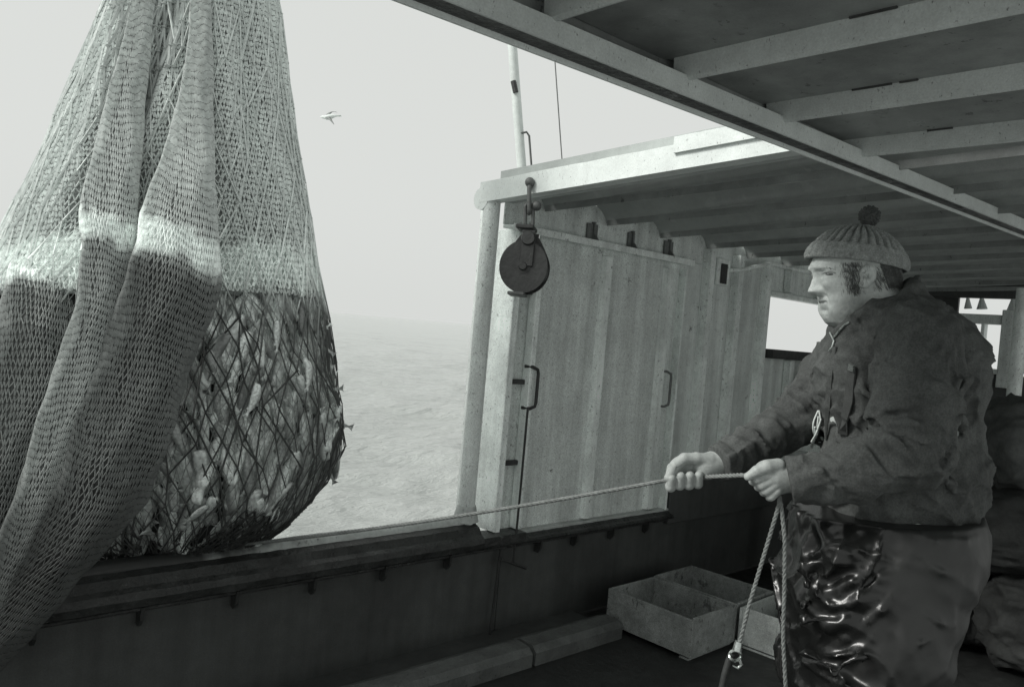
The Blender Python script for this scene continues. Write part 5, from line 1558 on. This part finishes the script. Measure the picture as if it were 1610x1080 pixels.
def far_crate(c, s, label, m_):
    t = thing('stacked_box', A3(c) - A3([0, 0, s[2] / 2]), label, 'box', 'boxes stacked behind the fisherman')
    x, y, z = c
    for k in range(3):
        h = s[2] / 3
        for (dx, dy, lx, ly) in ((-s[0] / 2, 0, 0.016, s[1]), (s[0] / 2, 0, 0.016, s[1]), (0, -s[1] / 2, s[0] - 0.017, 0.016), (0, s[1] / 2, s[0] - 0.017, 0.016)):
            mb = MB(); mb.obox(Matrix.Translation((x + dx, y + dy, z - s[2] / 2 + h * (k + 0.5))), lx, ly, h - 0.006, 0.002); mb.build('board', m_, t)
    mb = MB(); mb.obox(Matrix.Translation((x, y, z - s[2] / 2 + 0.012)), s[0] - 0.02, s[1] - 0.02, 0.015); mb.build('bottom', m_, t)
M_boxg = mat('grimy_box_wood', 0.14, 0.8, 0.3, 7, specks=0.5, bump=0.3, fine=0.15)
for c_, r_, m_, sd, lab in (((4.62, 0.98, 0.24), (0.36, 0.28, 0.25), M_sack2, 11, 'dark canvas sack at the inner foot of the heap behind the fisherman'),
                           ((4.66, 1.44, 0.24), (0.34, 0.26, 0.25), M_sack2, 12, 'dark canvas sack at the outer foot of the heap behind the fisherman'),
                           ((4.64, 1.16, 0.66), (0.36, 0.34, 0.24), M_sack2, 13, 'broad dark canvas sack in the middle of the heap behind the fisherman'),
                           ((4.66, 1.14, 1.06), (0.32, 0.27, 0.25), M_sack, 14, 'grey canvas sack on top of the heap behind the fisherman')):
    tag(lumpy('canvas_sack', c_, r_, m_, sd), lab, 'sack', 'canvas sacks heaped behind the fisherman')
for k, (z, dy, lab) in enumerate(((0.14, 0, 'pale wooden box low behind the trousers, under another'), (0.41, 0.02, 'pale wooden box behind the trousers, on top of another'), )):
    far_crate((4.75, 1.98 + dy, z), (0.5, 0.36, 0.26), lab, M_wood2)
mb = MB(); mb.obox(Matrix.Translation((3.15, 1.02, 0.02)) @ Matrix.Rotation(0.5, 4, 'Z'), 0.30, 0.10, 0.03, 0.004)
tag(mb.build('loose_plank', M_wood2), 'short pale plank lying on deck behind the fisherman', 'plank')
for k, (y, lab) in enumerate(((1.62, 'slim steel stanchion near the far bright openings'), )):
    mb = MB(); mb.tube([(6.2, y, 0), (6.2, y, 2.0)], 0.045, 14)
    tag(auto_smooth(mb.build('stanchion', M_wall2)), lab, 'post')

# ------------------------------------------------------------------ gull
def build_gull():
    c = at(517, 184, 22.0)
    g = thing('seagull', c, 'lone seagull gliding over the sea beside the net', 'gull')
    Mg, Mw = mat('gull_body', 0.7, 0.8, 0.05, 5, bump=0), mat('gull_wing', 0.22, 0.8, 0.1, 5, bump=0)
    ax = -A3(RT) * 0.97 + A3(FW) * 0.25
    up_ = A3(UP)
    pts = [c + ax * t for t in np.linspace(-0.26, 0.26, 9)]
    mb = MB(); mb.tube([p + up_ * 0.015 * math.sin(k) for k, p in enumerate(pts)], [0.012, 0.035, 0.055, 0.07, 0.072, 0.065, 0.045, 0.04, 0.008], 10); mb.build('body', Mg, g, smooth=True)
    for k, (span, name) in enumerate(((up_ * 0.22 + A3(FW) * 0.55 - ax * 0.02, 'wing'), (-up_ * 0.42 - A3(FW) * 0.50 - ax * 0.18, 'wing'))):
        t = bmesh.new(); rings = []
        for q in np.linspace(0, 1, 8):
            ch = 0.13 * (1 - q ** 1.7) + 0.015
            lift = up_ * 0.10 * math.sin(q * 2.6)
            p = c + ax * 0.06 + span * q + lift - ax * 0.16 * q ** 2
            th_ = 0.012 * (1 - q) + 0.003
            rings.append([t.verts.new(p + ax * ch * 0.5), t.verts.new(p + up_ * th_), t.verts.new(p - ax * ch * 0.5), t.verts.new(p - up_ * th_)])
        for a, b in zip(rings[:-1], rings[1:]):
            for j_ in range(4): t.faces.new((a[j_], a[(j_ + 1) % 4], b[(j_ + 1) % 4], b[j_]))
        t.faces.new(rings[0]); t.faces.new(list(reversed(rings[-1])))
        mb = MB(); mb.merge(t); mb.build(name, Mw, g, smooth=True)
    mb = MB(); mb.prism([pts[0] + A3(FW) * 0.05, pts[0] - A3(FW) * 0.05, pts[0] - ax * 0.11 - A3(FW) * 0.07, pts[0] - ax * 0.11 + A3(FW) * 0.07], (0, 0, 0), tuple(up_ * 0.008)); mb.build('tail', Mg, g)
build_gull()
